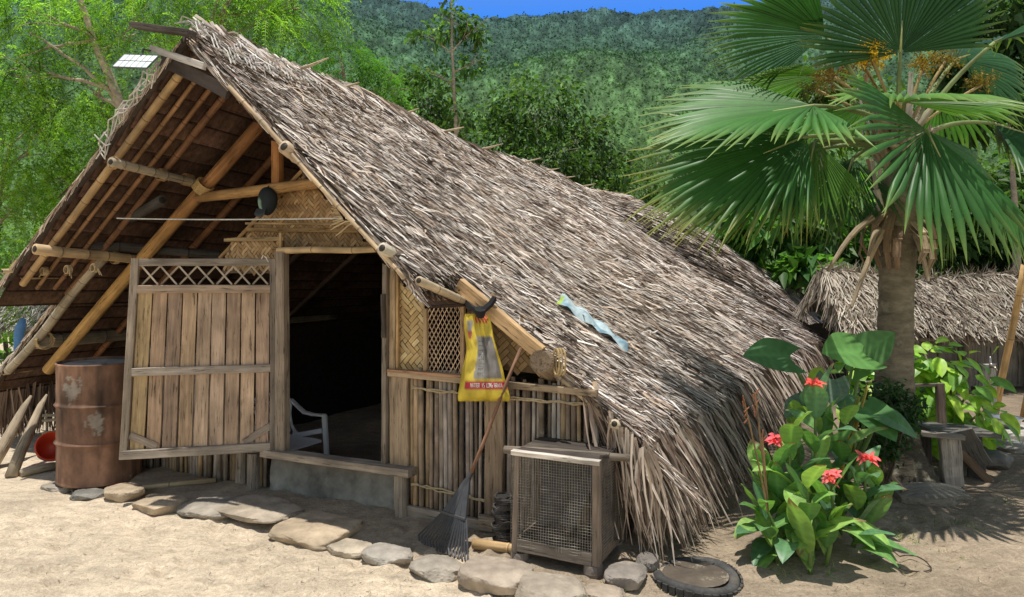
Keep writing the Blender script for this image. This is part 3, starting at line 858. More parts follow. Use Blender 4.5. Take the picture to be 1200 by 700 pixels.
# door leaf, standing open towards the camera
DC = [px(141.5, 537, 5.0), px(327, 527, 5.21), px(327, 304, 5.21), px(156, 303, 5.02)]
DN = (DC[1] - DC[0]).cross(DC[3] - DC[0]).normalized()
if DN.y > 0: DN = -DN
def DP(a, b, o=0.0):
    return DC[0].lerp(DC[1], a).lerp(DC[3].lerp(DC[2], a), b) + DN * o
door = MB()
n = 9
for k in range(n):
    a0, a1 = .05 + .89 * k / n, .05 + .89 * (k + 1) / n - .006
    c = vary(random.choice([(.44, .315, .225), (.40, .28, .19), (.46, .335, .245), (.36, .26, .185)]), .1)
    if k == 0: c = (.44, .32, .18)
    am = (a0 + a1) / 2
    door.beam(DP(am, .03), DP(am + random.uniform(-.003, .003), .84), (a1 - a0) * .95, .02, c, up=DN, seg=8, jit=.015)
dleaf = door.build('door', M['wood'], hut)
m = MB()
GR = (.30, .245, .19)
m.beam(DP(.022, -.0, .02), DP(.022, 1.0, .02), .05, .035, GR, up=DN); m.beam(DP(.972, .0, .02), DP(.972, 1.0, .02), .062, .04, (.2, .165, .135), up=DN)
m.beam(DP(.045, .98, .018), DP(.945, .985, .018), .05, .03, (.22, .185, .15), up=DN); m.beam(DP(.045, .845, .022), DP(.945, .845, .022), .055, .03, (.36, .27, .2), up=DN)
m.beam(DP(.045, .432, .024), DP(.945, .432, .024), .055, .03, (.36, .305, .255), up=DN); m.beam(DP(.0, .02, .024), DP(.945, .02, .024), .06, .035, (.34, .29, .24), up=DN)
m.beam(DP(.05, .115, .014), DP(.22, .05, .014), .05, .012, (.3, .245, .2), up=DN); m.beam(DP(.77, .05, .014), DP(.945, .13, .014), .05, .012, (.3, .245, .2), up=DN)
fr = m.build('door_frame', M['wood'], dleaf)
m = MB()
n = 7
for k in range(n):
    a0 = .06 + .87 * k / n; a1 = a0 + .87 / n * .95
    m.beam(DP(a0, .965, .01), DP(a1, .868, .012), .012, .006, (.46, .39, .31), up=DN, seg=2); m.beam(DP(a0 + .01, .868, .004), DP(a1 + .01, .965, .005), .012, .006, (.4, .33, .25), up=DN, seg=2)
m.build('door_lattice', M['wood'], dleaf)
m = MB(); m.tube([DP(.88, 1.0, .03), DP(.89, 1.02, .035), DP(.91, 1.01, .03), DP(.93, .985, .042)], .004, (.6, .58, .52), n=5); m.build('hinge_tie', M['rope'], dleaf)

# interior: partition, back wall, floor
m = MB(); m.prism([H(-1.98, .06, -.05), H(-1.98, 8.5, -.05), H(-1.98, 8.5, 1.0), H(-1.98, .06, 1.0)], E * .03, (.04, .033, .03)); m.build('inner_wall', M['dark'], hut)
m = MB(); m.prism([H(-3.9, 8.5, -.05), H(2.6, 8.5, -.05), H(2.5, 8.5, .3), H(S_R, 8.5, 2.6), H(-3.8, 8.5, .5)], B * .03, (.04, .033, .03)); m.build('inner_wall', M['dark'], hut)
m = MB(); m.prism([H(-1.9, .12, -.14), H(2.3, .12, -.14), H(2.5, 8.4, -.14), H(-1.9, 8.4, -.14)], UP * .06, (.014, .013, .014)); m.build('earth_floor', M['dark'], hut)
# horizontal rail above the hen coop
m = MB(); m.tube([fw(591, 527, -.30), fw(650, 531, -.25), fw(738, 537, -.16)], [.022, .026, .02], (.20, .165, .13), n=8); m.build('coop_rail', M['wood'], hut, smooth=True)

# ================================================================== GROUND
def axis_grid(lo, hi, fine_lo, fine_hi, step, nout):
    mid = np.arange(fine_lo, fine_hi + 1e-6, step)
    g = np.geomspace(step, hi - fine_hi, nout); g2 = np.geomspace(step, fine_lo - lo, nout)
    return np.concatenate([fine_lo - g2[::-1], mid, fine_hi + g])
def smoothn(shape_x, shape_y, seed, sc):
    r = np.random.default_rng(seed); out = 0
    for k in range(10):
        a = r.uniform(0, 2 * math.pi); f = sc * r.uniform(.6, 1.7); p = r.uniform(0, 6.28)
        out = out + np.sin((shape_x * math.cos(a) + shape_y * math.sin(a)) * f + p)
    return out / 10 ** .5 / 1.4
def ground_z(X, Y):
    z = .012 * smoothn(X, Y, 1, 1.6) + .010 * smoothn(X, Y, 2, 6) + .0075 * smoothn(X, Y, 3, 17) + .004 * smoothn(X, Y, 4, 42)
    near = np.clip((14 - Y) / 4, 0, 1); z = z * near
    # bank of earth between the kerb stones and the wall
    dx, dy = X - P0.x, Y - P0.y
    s = dx * E.x + dy * E.y; w = dx * B.x + dy * B.y
    bank = np.clip((w + .50) / .28, 0, 1) * np.clip((s + 2.4) / .5, 0, 1) * np.clip((2.5 - s) / .4, 0, 1) * np.clip((1.0 - w) / .6, 0, 1)
    z = z + bank * (.045 + .012 * smoothn(X, Y, 5, 9))
    return z - .012
_r = np.random.default_rng(77)
DENTS = [((u - 600) / F * 1.6 * F / (v - 314), 1.6 * F / (v - 314), _r.uniform(0, 3.14), _r.uniform(.8, 1.2)) for u, v in zip(_r.uniform(-40, 720, 120), 585 + 150 * _r.beta(1.2, 1.4, 120))]
DENTS += [((u - 600) / F * 1.6 * F / (v - 314), 1.6 * F / (v - 314), _r.uniform(0, 3.14), _r.uniform(.8, 1.2)) for u, v in zip(_r.uniform(1040, 1230, 34), 585 + 120 * _r.beta(1.2, 1.4, 34))]
def dents(X, Y):
    z = np.zeros_like(X)
    for (cx, cy, a, k) in DENTS:
        dx, dy = X - cx, Y - cy
        p = (dx * math.cos(a) + dy * math.sin(a)) / (.12 * k); q = (-dx * math.sin(a) + dy * math.cos(a)) / (.05 * k)
        r2 = p * p + q * q
        z += -.015 * np.exp(-r2 * 1.6) + .008 * np.exp(-(np.sqrt(r2) - 1.35) ** 2 * 6)
    return z
xs = axis_grid(-1500, 1500, -4.6, 3.6, .024, 46); ys = axis_grid(-60, 2500, 2.4, 7.4, .024, 50)
GX, GY = np.meshgrid(xs, ys)
GZ = ground_z(GX, GY)
_i = (ys > 2.2) & (ys < 7); GZ[_i] += dents(GX[_i], GY[_i])
V = np.stack([GX, GY, GZ], -1).reshape(-1, 3)
nx, ny = len(xs), len(ys)
idx = np.arange(nx * ny).reshape(ny, nx)
Fc = np.stack([idx[:-1, :-1], idx[:-1, 1:], idx[1:, 1:], idx[1:, :-1]], -1).reshape(-1, 4)
# sand in front, earth at the right with overhead tree shade painted in, darker bank along the wall, greenish far away
Xf, Yf = V[:, 0], V[:, 1]
sand = np.array([.63, .52, .385]); earth = np.array([.27, .21, .15]); bank_earth = np.array([.36, .285, .205]); far = np.array([.06, .10, .035])
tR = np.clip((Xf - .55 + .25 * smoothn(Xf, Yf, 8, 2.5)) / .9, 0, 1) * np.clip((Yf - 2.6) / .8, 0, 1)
sw = (Xf - P0.x) * B.x + (Yf - P0.y) * B.y; ssx = (Xf - P0.x) * E.x + (Yf - P0.y) * E.y
tB = np.clip((sw + .55 + .06 * smoothn(Xf, Yf, 9, 4)) / .15, 0, 1) * np.clip((ssx + 2.6) / .6, 0, 1) * np.clip((2.2 - sw), 0, 1)
tF = np.clip((Yf - 17) / 6, 0, 1)
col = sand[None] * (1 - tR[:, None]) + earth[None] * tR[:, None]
tS = np.clip((smoothn(Xf, Yf, 12, 3.2) - .1) * 1.2, 0, 1) * tR; col = col * (1 - .42 * tS[:, None])  # painted mottling: overhead tree shade and dark litter
col = col * (1 - tB[:, None]) + bank_earth[None] * tB[:, None]
col = col * (1 - tF[:, None]) + far[None] * tF[:, None]
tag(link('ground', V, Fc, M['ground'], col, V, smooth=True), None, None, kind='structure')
def gz(x, y): return float(ground_z(np.array(x, dtype=float), np.array(y, dtype=float)))
def on_ground(u, v):
    p = gp(u, v); p.z = gz(p.x, p.y); return p

# scattered litter: bits of leaf, twigs, straw (nobody could count them)
n = 3200
u_ = rng.uniform(-40, 1240, n); v_ = 575 + 150 * rng.beta(1.3, 1.1, n)
d_ = 1.6 * F / (v_ - 314); X = (u_ - 600) / F * d_; Y = d_
Z = ground_z(X, Y) + .004
ang = rng.uniform(0, 6.28, n); D = np.stack([np.cos(ang), np.sin(ang), rng.normal(0, .1, n)], -1)
V, Fc, C, L = ribbons(np.stack([X, Y, Z], -1), D, np.tile(UA, (n, 1)) + rng.normal(0, .3, (n, 3)), rng.uniform(.004, .02, n) * rng.choice([1, 1, 1, 3], n), rng.uniform(.001, .005, n),
                      pick([(.16, .115, .075), (.25, .19, .12), (.09, .07, .05), (.42, .35, .25), (.3, .25, .2)], n, .2), 2, lift=rng.uniform(0, .006, n), bow=rng.normal(0, .006, n))
tag(link('leaf_litter', V, Fc, M['thatch'], C, L), None, None, kind='stuff')
# sparse grass tufts at the right
gn = NP()
for (u, v, k) in ((1132, 612, 40), (1060, 628, 70), (1095, 607, 25), (915, 668, 30), (1120, 650, 14), (842, 672, 16), (795, 690, 14), (1180, 590, 20), (1040, 604, 30), (975, 668, 20), (1013, 612, 20), (735, 696, 8)):
    p = on_ground(u, v); P = np.array(p) + rng.normal(0, 1, (k, 3)) * np.array([.05, .06, 0])
    P[:, 2] = ground_z(P[:, 0], P[:, 1])
    D = rng.normal(0, .5, (k, 3)); D[:, 2] = .6
    V, Fc, C, L = ribbons(P, D, randdir(k), rng.uniform(.02, .06, k), rng.uniform(.003, .007, k), pick([(.10, .2, .04), (.16, .26, .07), (.3, .3, .12)], k, .2), 3, taper=.1, droop=rng.uniform(0, .02, k))
    gn.add(V, Fc, C, L)
tag(gn.build('grass', M['leaf']), None, None, kind='stuff')

# ================================================================== KERB STONES
def stone(name, label, u0, u1, vb, hgt, dep, seed, col, flat=1.0, box=.6, group='stones edging the earth bank', ang=None):
    """stone whose front foot spans u0..u1 at row vb"""
    r = np.random.default_rng(seed)
    hgt *= .74; uc = (u0 + u1) / 2; d = gd(vb); w = (u1 - u0) / F * d
    a = E if ang is None else Vector((math.cos(ang), math.sin(ang), 0)); b = Vector((-a.y, a.x, 0))
    if b.y < 0: b = -b
    c = px(uc, vb, d); c = c + b * (dep * .42); c.z = gz(c.x, c.y) + hgt * .36
    import bmesh
    bm = bmesh.new(); bmesh.ops.create_icosphere(bm, subdivisions=5, radius=1)
    V = np.array([v.co[:] for v in bm.verts]); Fc = np.array([[v.index for v in f.verts] for f in bm.faces]); bm.free()
    p = 1 / box
    m = (np.abs(V) ** (2 * p)).sum(1) ** (1 / (2 * p)); V = V / m[:, None]
    V = V * (1 + .05 * smoothn(V[:, 0] * 2 + seed, V[:, 1] * 2 + V[:, 2] * 3, seed, 1.3)[:, None] + .022 * smoothn(V[:, 0] * 5, V[:, 1] * 5 + V[:, 2] * 4, seed + 1, 1.7)[:, None])
    # chipped facets
    for _ in range(12):
        nn = r.normal(size=3); nn /= np.linalg.norm(nn); cut = r.uniform(.80, 1.02)
        dd = V @ nn - cut * (1 if box > .75 else 1.08); V -= np.clip(dd, 0, None)[:, None] * nn * .85
    V[:, 2] = np.where(V[:, 2] > .45, .45 + (V[:, 2] - .45) * (.30 if box < .7 else .75), V[:, 2])
    V *= np.array([w / 2 * 1.05, dep / 2 * 1.1, hgt * .66])
    V += rng.normal(0, .0012, V.shape)
    W = np.outer(V[:, 0], np.array(a)) + np.outer(V[:, 1], np.array(b)) + np.outer(V[:, 2], UA) + np.array(c)
    Cc = np.tile(np.array(col), (len(V), 1)) * (1 + .08 * smoothn(V[:, 0] * 30, V[:, 1] * 30, seed, 1)[:, None])
    lowz = np.clip(1 - (V[:, 2] / (hgt * .58) + 1) * 1.6, 0, 1)[:, None]
    Cc = Cc * (1 - lowz * .6) + np.array([.36, .29, .21]) * lowz * .6
    o = link(name, W, Fc, M['stone'], Cc, None, None, (c.x, c.y, c.z - hgt * .42), smooth=True)
    return tag(o, label, 'stone', group)
ST = (.34, .285, .22); STG = (.29, .255, .21); STD = (.18, .17, .15); STB = (.38, .30, .21)
stone('kerb_stone', 'flat grey slab leftmost in the row beside the drum foot', 43, 80, 572, .055, .26, 3, STG, box=.35)
stone('kerb_stone', 'thin dark slate slab right under the front of the rusty drum', 73, 112, 583, .075, .16, 4, STD, box=.3)
stone('kerb_stone', 'rounded tan stone touching the right foot of the rusty drum', 110, 152, 588, .135, .22, 5, STB, box=.62)
stone('kerb_stone', 'squared tan block with the bamboo stick resting behind it', 146, 201, 599, .12, .24, 6, STB, box=.5)
stone('kerb_stone', 'smooth low grey cobble shaped like a loaf below the open door', 192, 266, 606, .085, .34, 7, STG, box=.75)
stone('kerb_stone', 'wide flat grey paving slab with a thin broken edge before the plinth', 237, 334, 611, .075, .36, 8, ST, box=.4)
stone('kerb_stone', 'largest thick tan step slab in front of the doorway', 304, 393, 634, .105, .42, 9, STB, box=.5)
stone('kerb_stone', 'small rough pitted coral block between step slab and round cobble', 370, 427, 645, .075, .17, 10, (.40, .34, .26), box=.5)
stone('kerb_stone', 'round pale cobble just right of the rough pitted block', 412, 474, 657, .105, .22, 12, (.34, .305, .26), box=.85)
stone('kerb_stone', 'egg shaped cobble left of the black leaf rake tines', 468, 533, 676, .115, .24, 13, (.32, .28, .23), box=.8)
stone('kerb_stone', 'long angular block beneath the short bamboo log', 529, 610, 691, .14, .26, 14, (.34, .28, .22), box=.52)
stone('kerb_stone', 'big angular block below the wire mesh coop', 594, 680, 712, .15, .26, 15, (.33, .28, .22), box=.5)
stone('kerb_stone', 'jagged notched stone low in front of the coop corner', 680, 726, 706, .11, .16, 16, (.37, .30, .23), box=.55)
stone('kerb_stone', 'grey wedge stone under the right foot of the coop', 705, 748, 690, .11, .22, 17, (.24, .21, .18), box=.5)
stone('kerb_stone', 'small dark stone between coop and half buried tyre', 744, 768, 672, .09, .13, 18, (.18, .16, .14), box=.7)

# ================================================================== DOOR SIDE PROPS
# rusty oil drum
bc = on_ground(113, 575); dd = 5.66; bc = px(117, 563, 1.6 * F / (563 - 314)); bc.z = gz(bc.x, bc.y) + .0
drum = thing('oil_drum', 'rusty brown steel oil drum with peeling pale paint beside the open door', 'drum', tuple(bc))
prof = [(.262, 0), (.285, .004), (.29, .012), (.284, .022)]
for k in range(1, 130):
    h = .022 + .836 * k / 130
    rr = .284 + .004 * math.sin(h * 40) * .2
    for rb in (.30, .575):
        rr += .016 * math.exp(-((h - rb) / .012) ** 2)
    prof.append((rr, h))
prof += [(.284, .860), (.291, .868), (.291, .878), (.284, .882), (.276, .878), (.274, .862)]
m = MB(); m.lathe(bc, prof, (.19, .10, .065), n=150, caps=False)
# uneven weathering: darker top half, blotches
cl = []
for p in m.v:
    h = p[2] - bc.z; a = math.atan2(p[1] - bc.y, p[0] - bc.x)
    k = .8 + .35 * mnoise.noise(Vector((math.cos(a) * 2, math.sin(a) * 2, h * 3))) + .25 * mnoise.noise(Vector((math.cos(a) * 5, math.sin(a) * 5, h * 6)))
    c = [.26 * k, .145 * k, .095 * k]
    pz = mnoise.fractal(Vector((math.cos(a) * 7, math.sin(a) * 7, h * 22)), .8, 2.2, 5) * .55
    pw = math.exp(-(((a + 1.75) / .35) ** 2 + ((h - .70) / .12) ** 2)) + math.exp(-(((a + 1.17) / .3) ** 2 + ((h - .45) / .10) ** 2))
    t = max(0, min(1, (pw + pz - .62) * 7)); st_ = max(0, mnoise.fractal(Vector((math.cos(a) * 4, math.sin(a) * 4, h * 1.2)), .9, 2.1, 5)); c = [c[0] * (1 - .8 * st_), c[1] * (1 - .75 * st_), c[2] * (1 - .7 * st_)]; t *= .62; c = [c[i] * (1 - t) + (.36, .335, .29)[i] * t for i in range(3)]
    cl.append(tuple(c))
m.c = cl
m.build('body', M['rust'], drum, smooth=True)
m = MB(); m.lathe(bc, [(.001, .858), (.10, .856), (.2, .858), (.272, .862)], (.30, .29, .27), n=56, caps=False)
m.lathe(bc + Vector((.09, -.13, 0)), [(.03, .856), (.033, .872), (.02, .876)], (.2, .17, .14), n=16)
m.build('lid', M['rust'], drum, smooth=True)

# red bucket lying on its side
bk = px(58, 533, 6.05); bk.z = .125
ax = Vector((.55, -.62, .30)).normalized()
pail = thing('bucket', 'red plastic bucket tipped on its side left of the drum', 'bucket', (bk.x, bk.y, 0))
m = MB(); c0 = bk - ax * .09
outer = [(.001, 0), (.075, 0), (.08, .01), (.108, .18), (.115, .19), (.118, .20)]; inner = [(.110, .198), (.102, .18), (.074, .012), (.001, .012)]
m.lathe(c0, outer + inner, (.62, .075, .03), n=32, axis=ax, caps=False); m.build('body', M['red_plastic'], pail, smooth=True)
m = MB(); m.lathe(c0, [(.111, .172), (.119, .174), (.119, .186), (.113, .19)], (.5, .05, .025), n=32, axis=ax, caps=False); m.build('rim', M['red_plastic'], pail, smooth=True)
a1 = ax.orthogonal().normalized(); b1 = ax.cross(a1)
m = MB(); m.tube([c0 + ax * (.185 + .02 * math.sin(t)) + (a1 * math.cos(t) + b1 * math.sin(t)) * .122 for t in np.linspace(0, math.pi, 14)], .004, (.1, .09, .08), n=5); m.build('handle', M['black_plastic'], pail)
# leaning stakes
for (lab, p0, p1, r0, r1) in (
    ('stout pale stake with a pointed tip leaning right of the other stake', px(12, 556, 5.72), px(55, 462, 6.25), .045, .016),
    ('thick bleached stake leaning at the left edge under the eave', px(-12, 540, 5.95), px(36, 464, 6.35), .05, .02)):
    m = MB(); p0.z = -.02
    m.tube([p0.lerp(p1, q) + Vector((random.uniform(-.008, .008), 0, random.uniform(-.006, .006))) for q in (0, .3, .6, .85, 1)], [r0, r0 * .95, r0 * .8, r0 * .6, r1 * .5], (.36, .29, .205), n=9)
    tag(m.build('wooden_stake', M['wood'], None, (p0.x, p0.y, 0), smooth=True), lab, 'stake', 'stakes leaning under the left eave')
m = MB(); a = on_ground(24, 556); b_ = on_ground(72, 546); m.tube([a + UP * .03, a.lerp(b_, .5) + UP * .035, b_ + UP * .03], [.03, .034, .028], (.34, .28, .2), n=9)
tag(m.build('log', M['wood'], None, tuple(a), smooth=True), 'short grey log lying on the sand below the red bucket', 'log')
# small stick stool behind the bucket
rk = thing('stick_rack', 'small low rack of thin sticks behind the red bucket', 'rack', (px(66, 515, 6.6).x, 6.6, 0))
for (u, z) in ((55, .0), (77, .0)):
    for dy in (0, .22):
        m = MB(); b0 = px(u, 520, 6.6 + dy); m.tube([Vector((b0.x, b0.y, 0)), Vector((b0.x, b0.y, .26))], .012, (.28, .23, .17), n=6); m.build('leg', M['wood'], rk)
for z in (.13, .24):
    m = MB(); a = px(50, 500, 6.58); b_ = px(82, 500, 6.58); m.tube([Vector((a.x, 6.58, z)), Vector((b_.x, 6.58, z + .02))], .014, (.3, .25, .18), n=6); m.build('rail', M['wood'], rk)
m = MB(); a = px(50, 500, 6.82); b_ = px(82, 500, 6.82); m.tube([Vector((a.x, 6.82, .24)), Vector((b_.x, 6.82, .24))], .014, (.3, .25, .18), n=6); m.build('rail', M['wood'], rk)
# bamboo stick behind the kerb stones
a, b_ = on_ground(146, 577), on_ground(253, 569)
m = MB(); m.bamboo(a + UP * .022, b_ + UP * .02, .021, (.44, .34, .2), gap=.3)
tag(m.build('bamboo_stick', M['bamboo'], None, tuple(a), smooth=True), 'thin bamboo stick lying on the earth behind the kerb stones', 'bamboo')
a, b_ = on_ground(549, 651), on_ground(606, 655)
m = MB(); m.bamboo(a + UP * .035 + B * .06, b_ + UP * .04, .03, (.46, .31, .15), gap=.22)
tag(m.build('bamboo_log', M['bamboo'], None, tuple(a), smooth=True), 'short thick bamboo log lying between leaf rake and coop', 'bamboo')

# white plastic armchair inside the doorway
def chair_at(loc, rz, sc):
    t = thing('plastic_chair', 'white moulded plastic armchair just inside the dark doorway', 'chair', tuple(loc))
    Rm = Matrix.Rotation(rz, 3, 'Z')
    def T(x, y, z): return loc + Rm @ Vector((x * sc, y * sc, z * sc))
    W = (.78, .80, .82)
    m = MB()      # seat, front is +x
    nx, ny = 8, 8; V = []
    for lay in (0, -.02):
        for i in range(nx + 1):
            for j in range(ny + 1):
                x = -.22 + .46 * i / nx; y = -.22 + .44 * j / ny
                V.append(T(x, y * (1 + .08 * i / nx), .42 - .025 * math.cos((i / nx - .5) * 2.2) * math.cos((j / ny - .5) * 2) - .03 * max(0, (i / nx - .8)) * 3 + lay))
    q = ny + 1; nn = (nx + 1) * q; Fc = []
    for i in range(nx):
        for j in range(ny):
            a = i * q + j; Fc.append((a, a + q, a + q + 1, a + 1)); Fc.append((nn + a, nn + a + 1, nn + a + q + 1, nn + a + q))
    for i in range(nx):
        a = i * q; Fc.append((a, nn + a, nn + a + q, a + q)); a = i * q + ny; Fc.append((a, a + q, nn + a + q, nn + a))
    for j in range(ny):
        a = j; Fc.append((a, a + 1, nn + a + 1, nn + a)); a = nx * q + j; Fc.append((a, nn + a, nn + a + 1, a + 1))
    m.add(V, Fc, W); m.build('seat', M['white_plastic'], t, smooth=False)
    m = MB()
    for k in range(7):
        y = -.16 + .32 * k / 6
        m.beam(T(-.22, y, .45), T(-.33 - .02 * math.cos(k - 3), y * 1.05, .80 - .01 * (k - 3) ** 2), .035 * sc, .014 * sc, W, up=Rm @ Vector((1, 0, 0)))
    m.tube([T(-.22, -.22, .44), T(-.27, -.23, .6), T(-.33, -.21, .78), T(-.35, -.1, .85), T(-.355, 0, .865), T(-.35, .1, .85), T(-.33, .21, .78), T(-.27, .23, .6), T(-.22, .22, .44)], .022 * sc, W, n=8)
    m.build('backrest', M['white_plastic'], t, smooth=True)
    for sy in (-1, 1):
        m = MB(); y = sy * .27
        pts = [T(-.33, sy * .22, .79), T(-.24, y, .78), T(-.14, y, .72), T(-.04, y, .66), T(.08, y, .65), T(.24, y, .655)]
        for i in range(len(pts) - 1):
            m.beam(pts[i], pts[i + 1] + (pts[i + 1] - pts[i]) * .08, .055 * sc, .024 * sc, W, seg=1, jit=0)
        m.tube([T(-.24, y, .77), T(-.26, y, .62), T(-.23, y, .5), T(-.16, y, .41)], .018 * sc, W, n=8)
        m.beam(T(-.16, y * .95, .40), T(.22, y * .95, .49), .02 * sc, .05 * sc, W, seg=2, jit=0)
        m.build('armrest', M['white_plastic'], t)
        m = MB(); m.beam(T(.25, y, .66), T(.29, y * 1.05, 0), .035 * sc, .055 * sc, W, up=Rm @ Vector((1, 0, 0)), jit=0); m.build('leg', M['white_plastic'], t)
        m = MB(); m.beam(T(-.17, y, .44), T(-.31, y * 1.02, 0), .035 * sc, .055 * sc, W, up=Rm @ Vector((1, 0, 0)), jit=0); m.build('leg', M['white_plastic'], t)
    return t
cc = fw(338, 500, .50); cc.z = -.075
chair_at(cc, math.atan2(E.y, E.x) - .06, .75)
# plastic crate and a rice sack deeper inside
bx = thing('plastic_crate', 'dim blue plastic crate on the floor deep inside the doorway', 'crate', tuple(H(-.05, 1.9, -.08)))
m = MB()
for (sx, sy, ex, ey) in ((-.25, -.17, .25, -.17), (.25, -.17, .25, .17), (.25, .17, -.25, .17), (-.25, .17, -.25, -.17)):
    for z in (.03, .12, .21, .31):
        m.beam(H(-.05 + sx, 1.9 + sy, -.08 + z), H(-.05 + ex, 1.9 + ey, -.08 + z), .018, .035, (.07, .13, .24), seg=1, jit=0)
    for q in np.linspace(0, 1, 7):
        x, y = sx + (ex - sx) * q, sy + (ey - sy) * q
        m.beam(H(-.05 + x, 1.9 + y, -.08), H(-.05 + x, 1.9 + y, .24), .016, .02, (.07, .13, .24), seg=1, jit=0)
m.build('side', M['red_plastic'], bx)
m = MB(); m.beam(H(-.29, 1.9, -.065), H(.19, 1.9, -.065), .32, .015, (.06, .11, .2), seg=1, jit=0); m.build('bottom', M['red_plastic'], bx)

# ================================================================== HANGING THINGS
def blob_cap():
    c = fw(313, 236, .12)
    t = thing('baseball_cap', 'black cap with a pale green panel hanging from the roof beam', 'cap', tuple(c))
    rx, rz_ = .078, .105
    m = MB(); nu, nv = 20, 12; V = []; Cc = []
    for j in range(nv + 1):
        ph = math.pi * j / nv
        for i in range(nu):
            th = 2 * math.pi * i / nu
            x = math.sin(ph) * math.cos(th); y = math.sin(ph) * math.sin(th); z = math.cos(ph)
            V.append(c + E * (x * rx * (1 + .12 * z) + .006) + B * (y * .06) + UP * (z * rz_ * (1 - .10 * x)) )
            pale = (x < -.15 and z < .05 and z > -.75)
            Cc.append((.20, .31, .23) if pale else (.022, .028, .032))
    Fc = [(j * nu + i, (j + 1) * nu + i, (j + 1) * nu + (i + 1) % nu, j * nu + (i + 1) % nu) for j in range(nv) for i in range(nu)]
    m.add(V, Fc, Cc); m.build('crown', M['cloth'], t, smooth=True)
    m = MB(); V = []; Cc = []
    for i in range(9):
        a = -1.1 + 2.2 * i / 8
        for q in (0, .5, 1):
            V.append(c + E * (-.012 + math.sin(a) * .055) - UP * (.055 + .065 * q * math.cos(a * .8)) - B * (.045 + .02 * q))
            Cc.append((.03, .035, .04) if q < 1 else (.07, .09, .10))
    m.add(V, [(i * 3 + q, (i + 1) * 3 + q, (i + 1) * 3 + q + 1, i * 3 + q + 1) for i in range(8) for q in range(2)], Cc)
    m.build('brim', M['cloth'], t, smooth=True)
    m = MB(); m.tube([c + UP * .1, c + UP * .115 + B * .02, fw(312, 222, .14)], .004, (.05, .05, .05), n=5); m.build('strap', M['cloth'], t)
blob_cap()
# whisk of palm ribs
ww = thing('rib_whisk', 'fan of pale palm ribs tucked under the right rake above the door', 'whisk', tuple(fw(420, 250, .1)))
m = MB(); hub = fw(424, 250, -.05)
for k in range(26):
    q = k / 25
    tipu = 387 + 8 * math.sin(q * 3.1) * .3 - 2 * math.sin(k * 2.3); tipv = 215 + q * 62
    if k > 22: tipu, tipv = 390 + (k - 22) * 3, 277 - (k - 23) * 2
    m.tube([hub + UP * (q - .5) * -.10 + E * .02 * (q - .5), hub.lerp(fw(tipu, tipv, -.06), .55), fw(tipu, tipv, -.08 + random.uniform(-.01, .01))], [.0042, .004, .0026], vary((.62, .50, .30), .12), n=5)
m.build('ribs', M['bamboo'], ww)
m = MB(); m.tube([hub - UP * .06, hub + UP * .06], .012, (.3, .22, .12), n=8); m.build('binding', M['rope'], ww)
# washing line
m = MB(); a, b_ = fw(137, 256, -.45), fw(432, 255, -.45); m.tube([a.lerp(b_, q) - UP * .035 * 4 * q * (1 - q) * .3 for q in np.linspace(0, 1, 16)], .0042, (.5, .5, .46), n=5)
tag(m.build('line', M['rope'], None, tuple(a)), 'thin pale washing line stretched across the open gable', 'line')

# yellow sack
sk = thing('rice_sack', 'yellow printed plastic sack hanging by a black strap beside the window', 'sack', tuple(fw(567, 471, -.16)))
rows = [(368, 545, 573, .02), (376, 543.5, 575, .035), (386, 544, 577, .05), (397, 545.5, 579, .06), (408, 547, 582, .075), (420, 545, 585.5, .09), (432, 542, 589, .10), (445, 539.5, 592, .11), (457, 537.5, 595.5, .11), (466, 536.2, 598, .09), (470.5, 537, 597, .03)]
rv = np.linspace(368, 470.5, 34)
U0 = np.interp(rv, [r[0] for r in rows], [r[1] for r in rows]); U1 = np.interp(rv, [r[0] for r in rows], [r[2] for r in rows]); TK = np.interp(rv, [r[0] for r in rows], [r[3] for r in rows])
YEL = (.60, .46, .05); GRY = (.30, .285, .265); REDB = (.42, .025, .05); DGR = (.165, .15, .135)
def sackcol(v, q, u):
    crease = 566 + (v - 368) * .0
    if 446 <= v <= 456.5 and q > .12: return REDB
    l = 566 + (440 - v) * .03
    if 395 < v < 444:
        ql = .40 - .12 * (v - 395) / 49; qr = .95
        if ql < q < qr:
            return GRY if q < .60 else DGR
    if v < 378 and .42 < q < .92: return (.45, .05, .05) if int(q * 26 + v * .6) % 3 else YEL
    if 376 < v < 398 and .12 < q < .36 - (v - 376) * .008: return (.33, .32, .31) if v < 388 else (.4, .1, .06)
    k = .8 + .3 * abs(math.sin(q * 9 + v * .07)); return tuple(x * k for x in YEL)
m = MB(); ncol = 40; V = []; Cc = []
for (i, v) in enumerate(rv):
    for j in range(ncol + 1):
        q = j / ncol; u = U0[i] + (U1[i] - U0[i]) * q
        bul = TK[i] * math.sin(math.pi * q) ** .6
        cr = .012 * math.sin(q * 17 + v * .05) * (1 - (v - 368) / 130) + .007 * mnoise.noise(Vector((q * 14 + v * .05, v * .12, 4))) + .010 * mnoise.noise(Vector((q * 6, v * .06, 1)))
        fold = -.028 * math.exp(-((q - .60) / .05) ** 2) * (1 - abs(v - 415) / 90)
        V.append(fw(u, v, -.12 - bul + cr - fold)); Cc.append(sackcol(v + .0, q, u))
nrow = len(rv)
for (i, v) in enumerate(rv):
    for j in range(ncol + 1):
        q = j / ncol; u = U0[i] + (U1[i] - U0[i]) * q
        V.append(fw(u, v, -.115 + .3 * TK[i] * math.sin(math.pi * q) * .4)); Cc.append(YEL)
q = ncol + 1
Fc = [(i * q + j, (i + 1) * q + j, (i + 1) * q + j + 1, i * q + j + 1) for i in range(nrow - 1) for j in range(ncol)]
o_ = nrow * q
Fc += [(o_ + i * q + j, o_ + i * q + j + 1, o_ + (i + 1) * q + j + 1, o_ + (i + 1) * q + j) for i in range(nrow - 1) for j in range(ncol)]
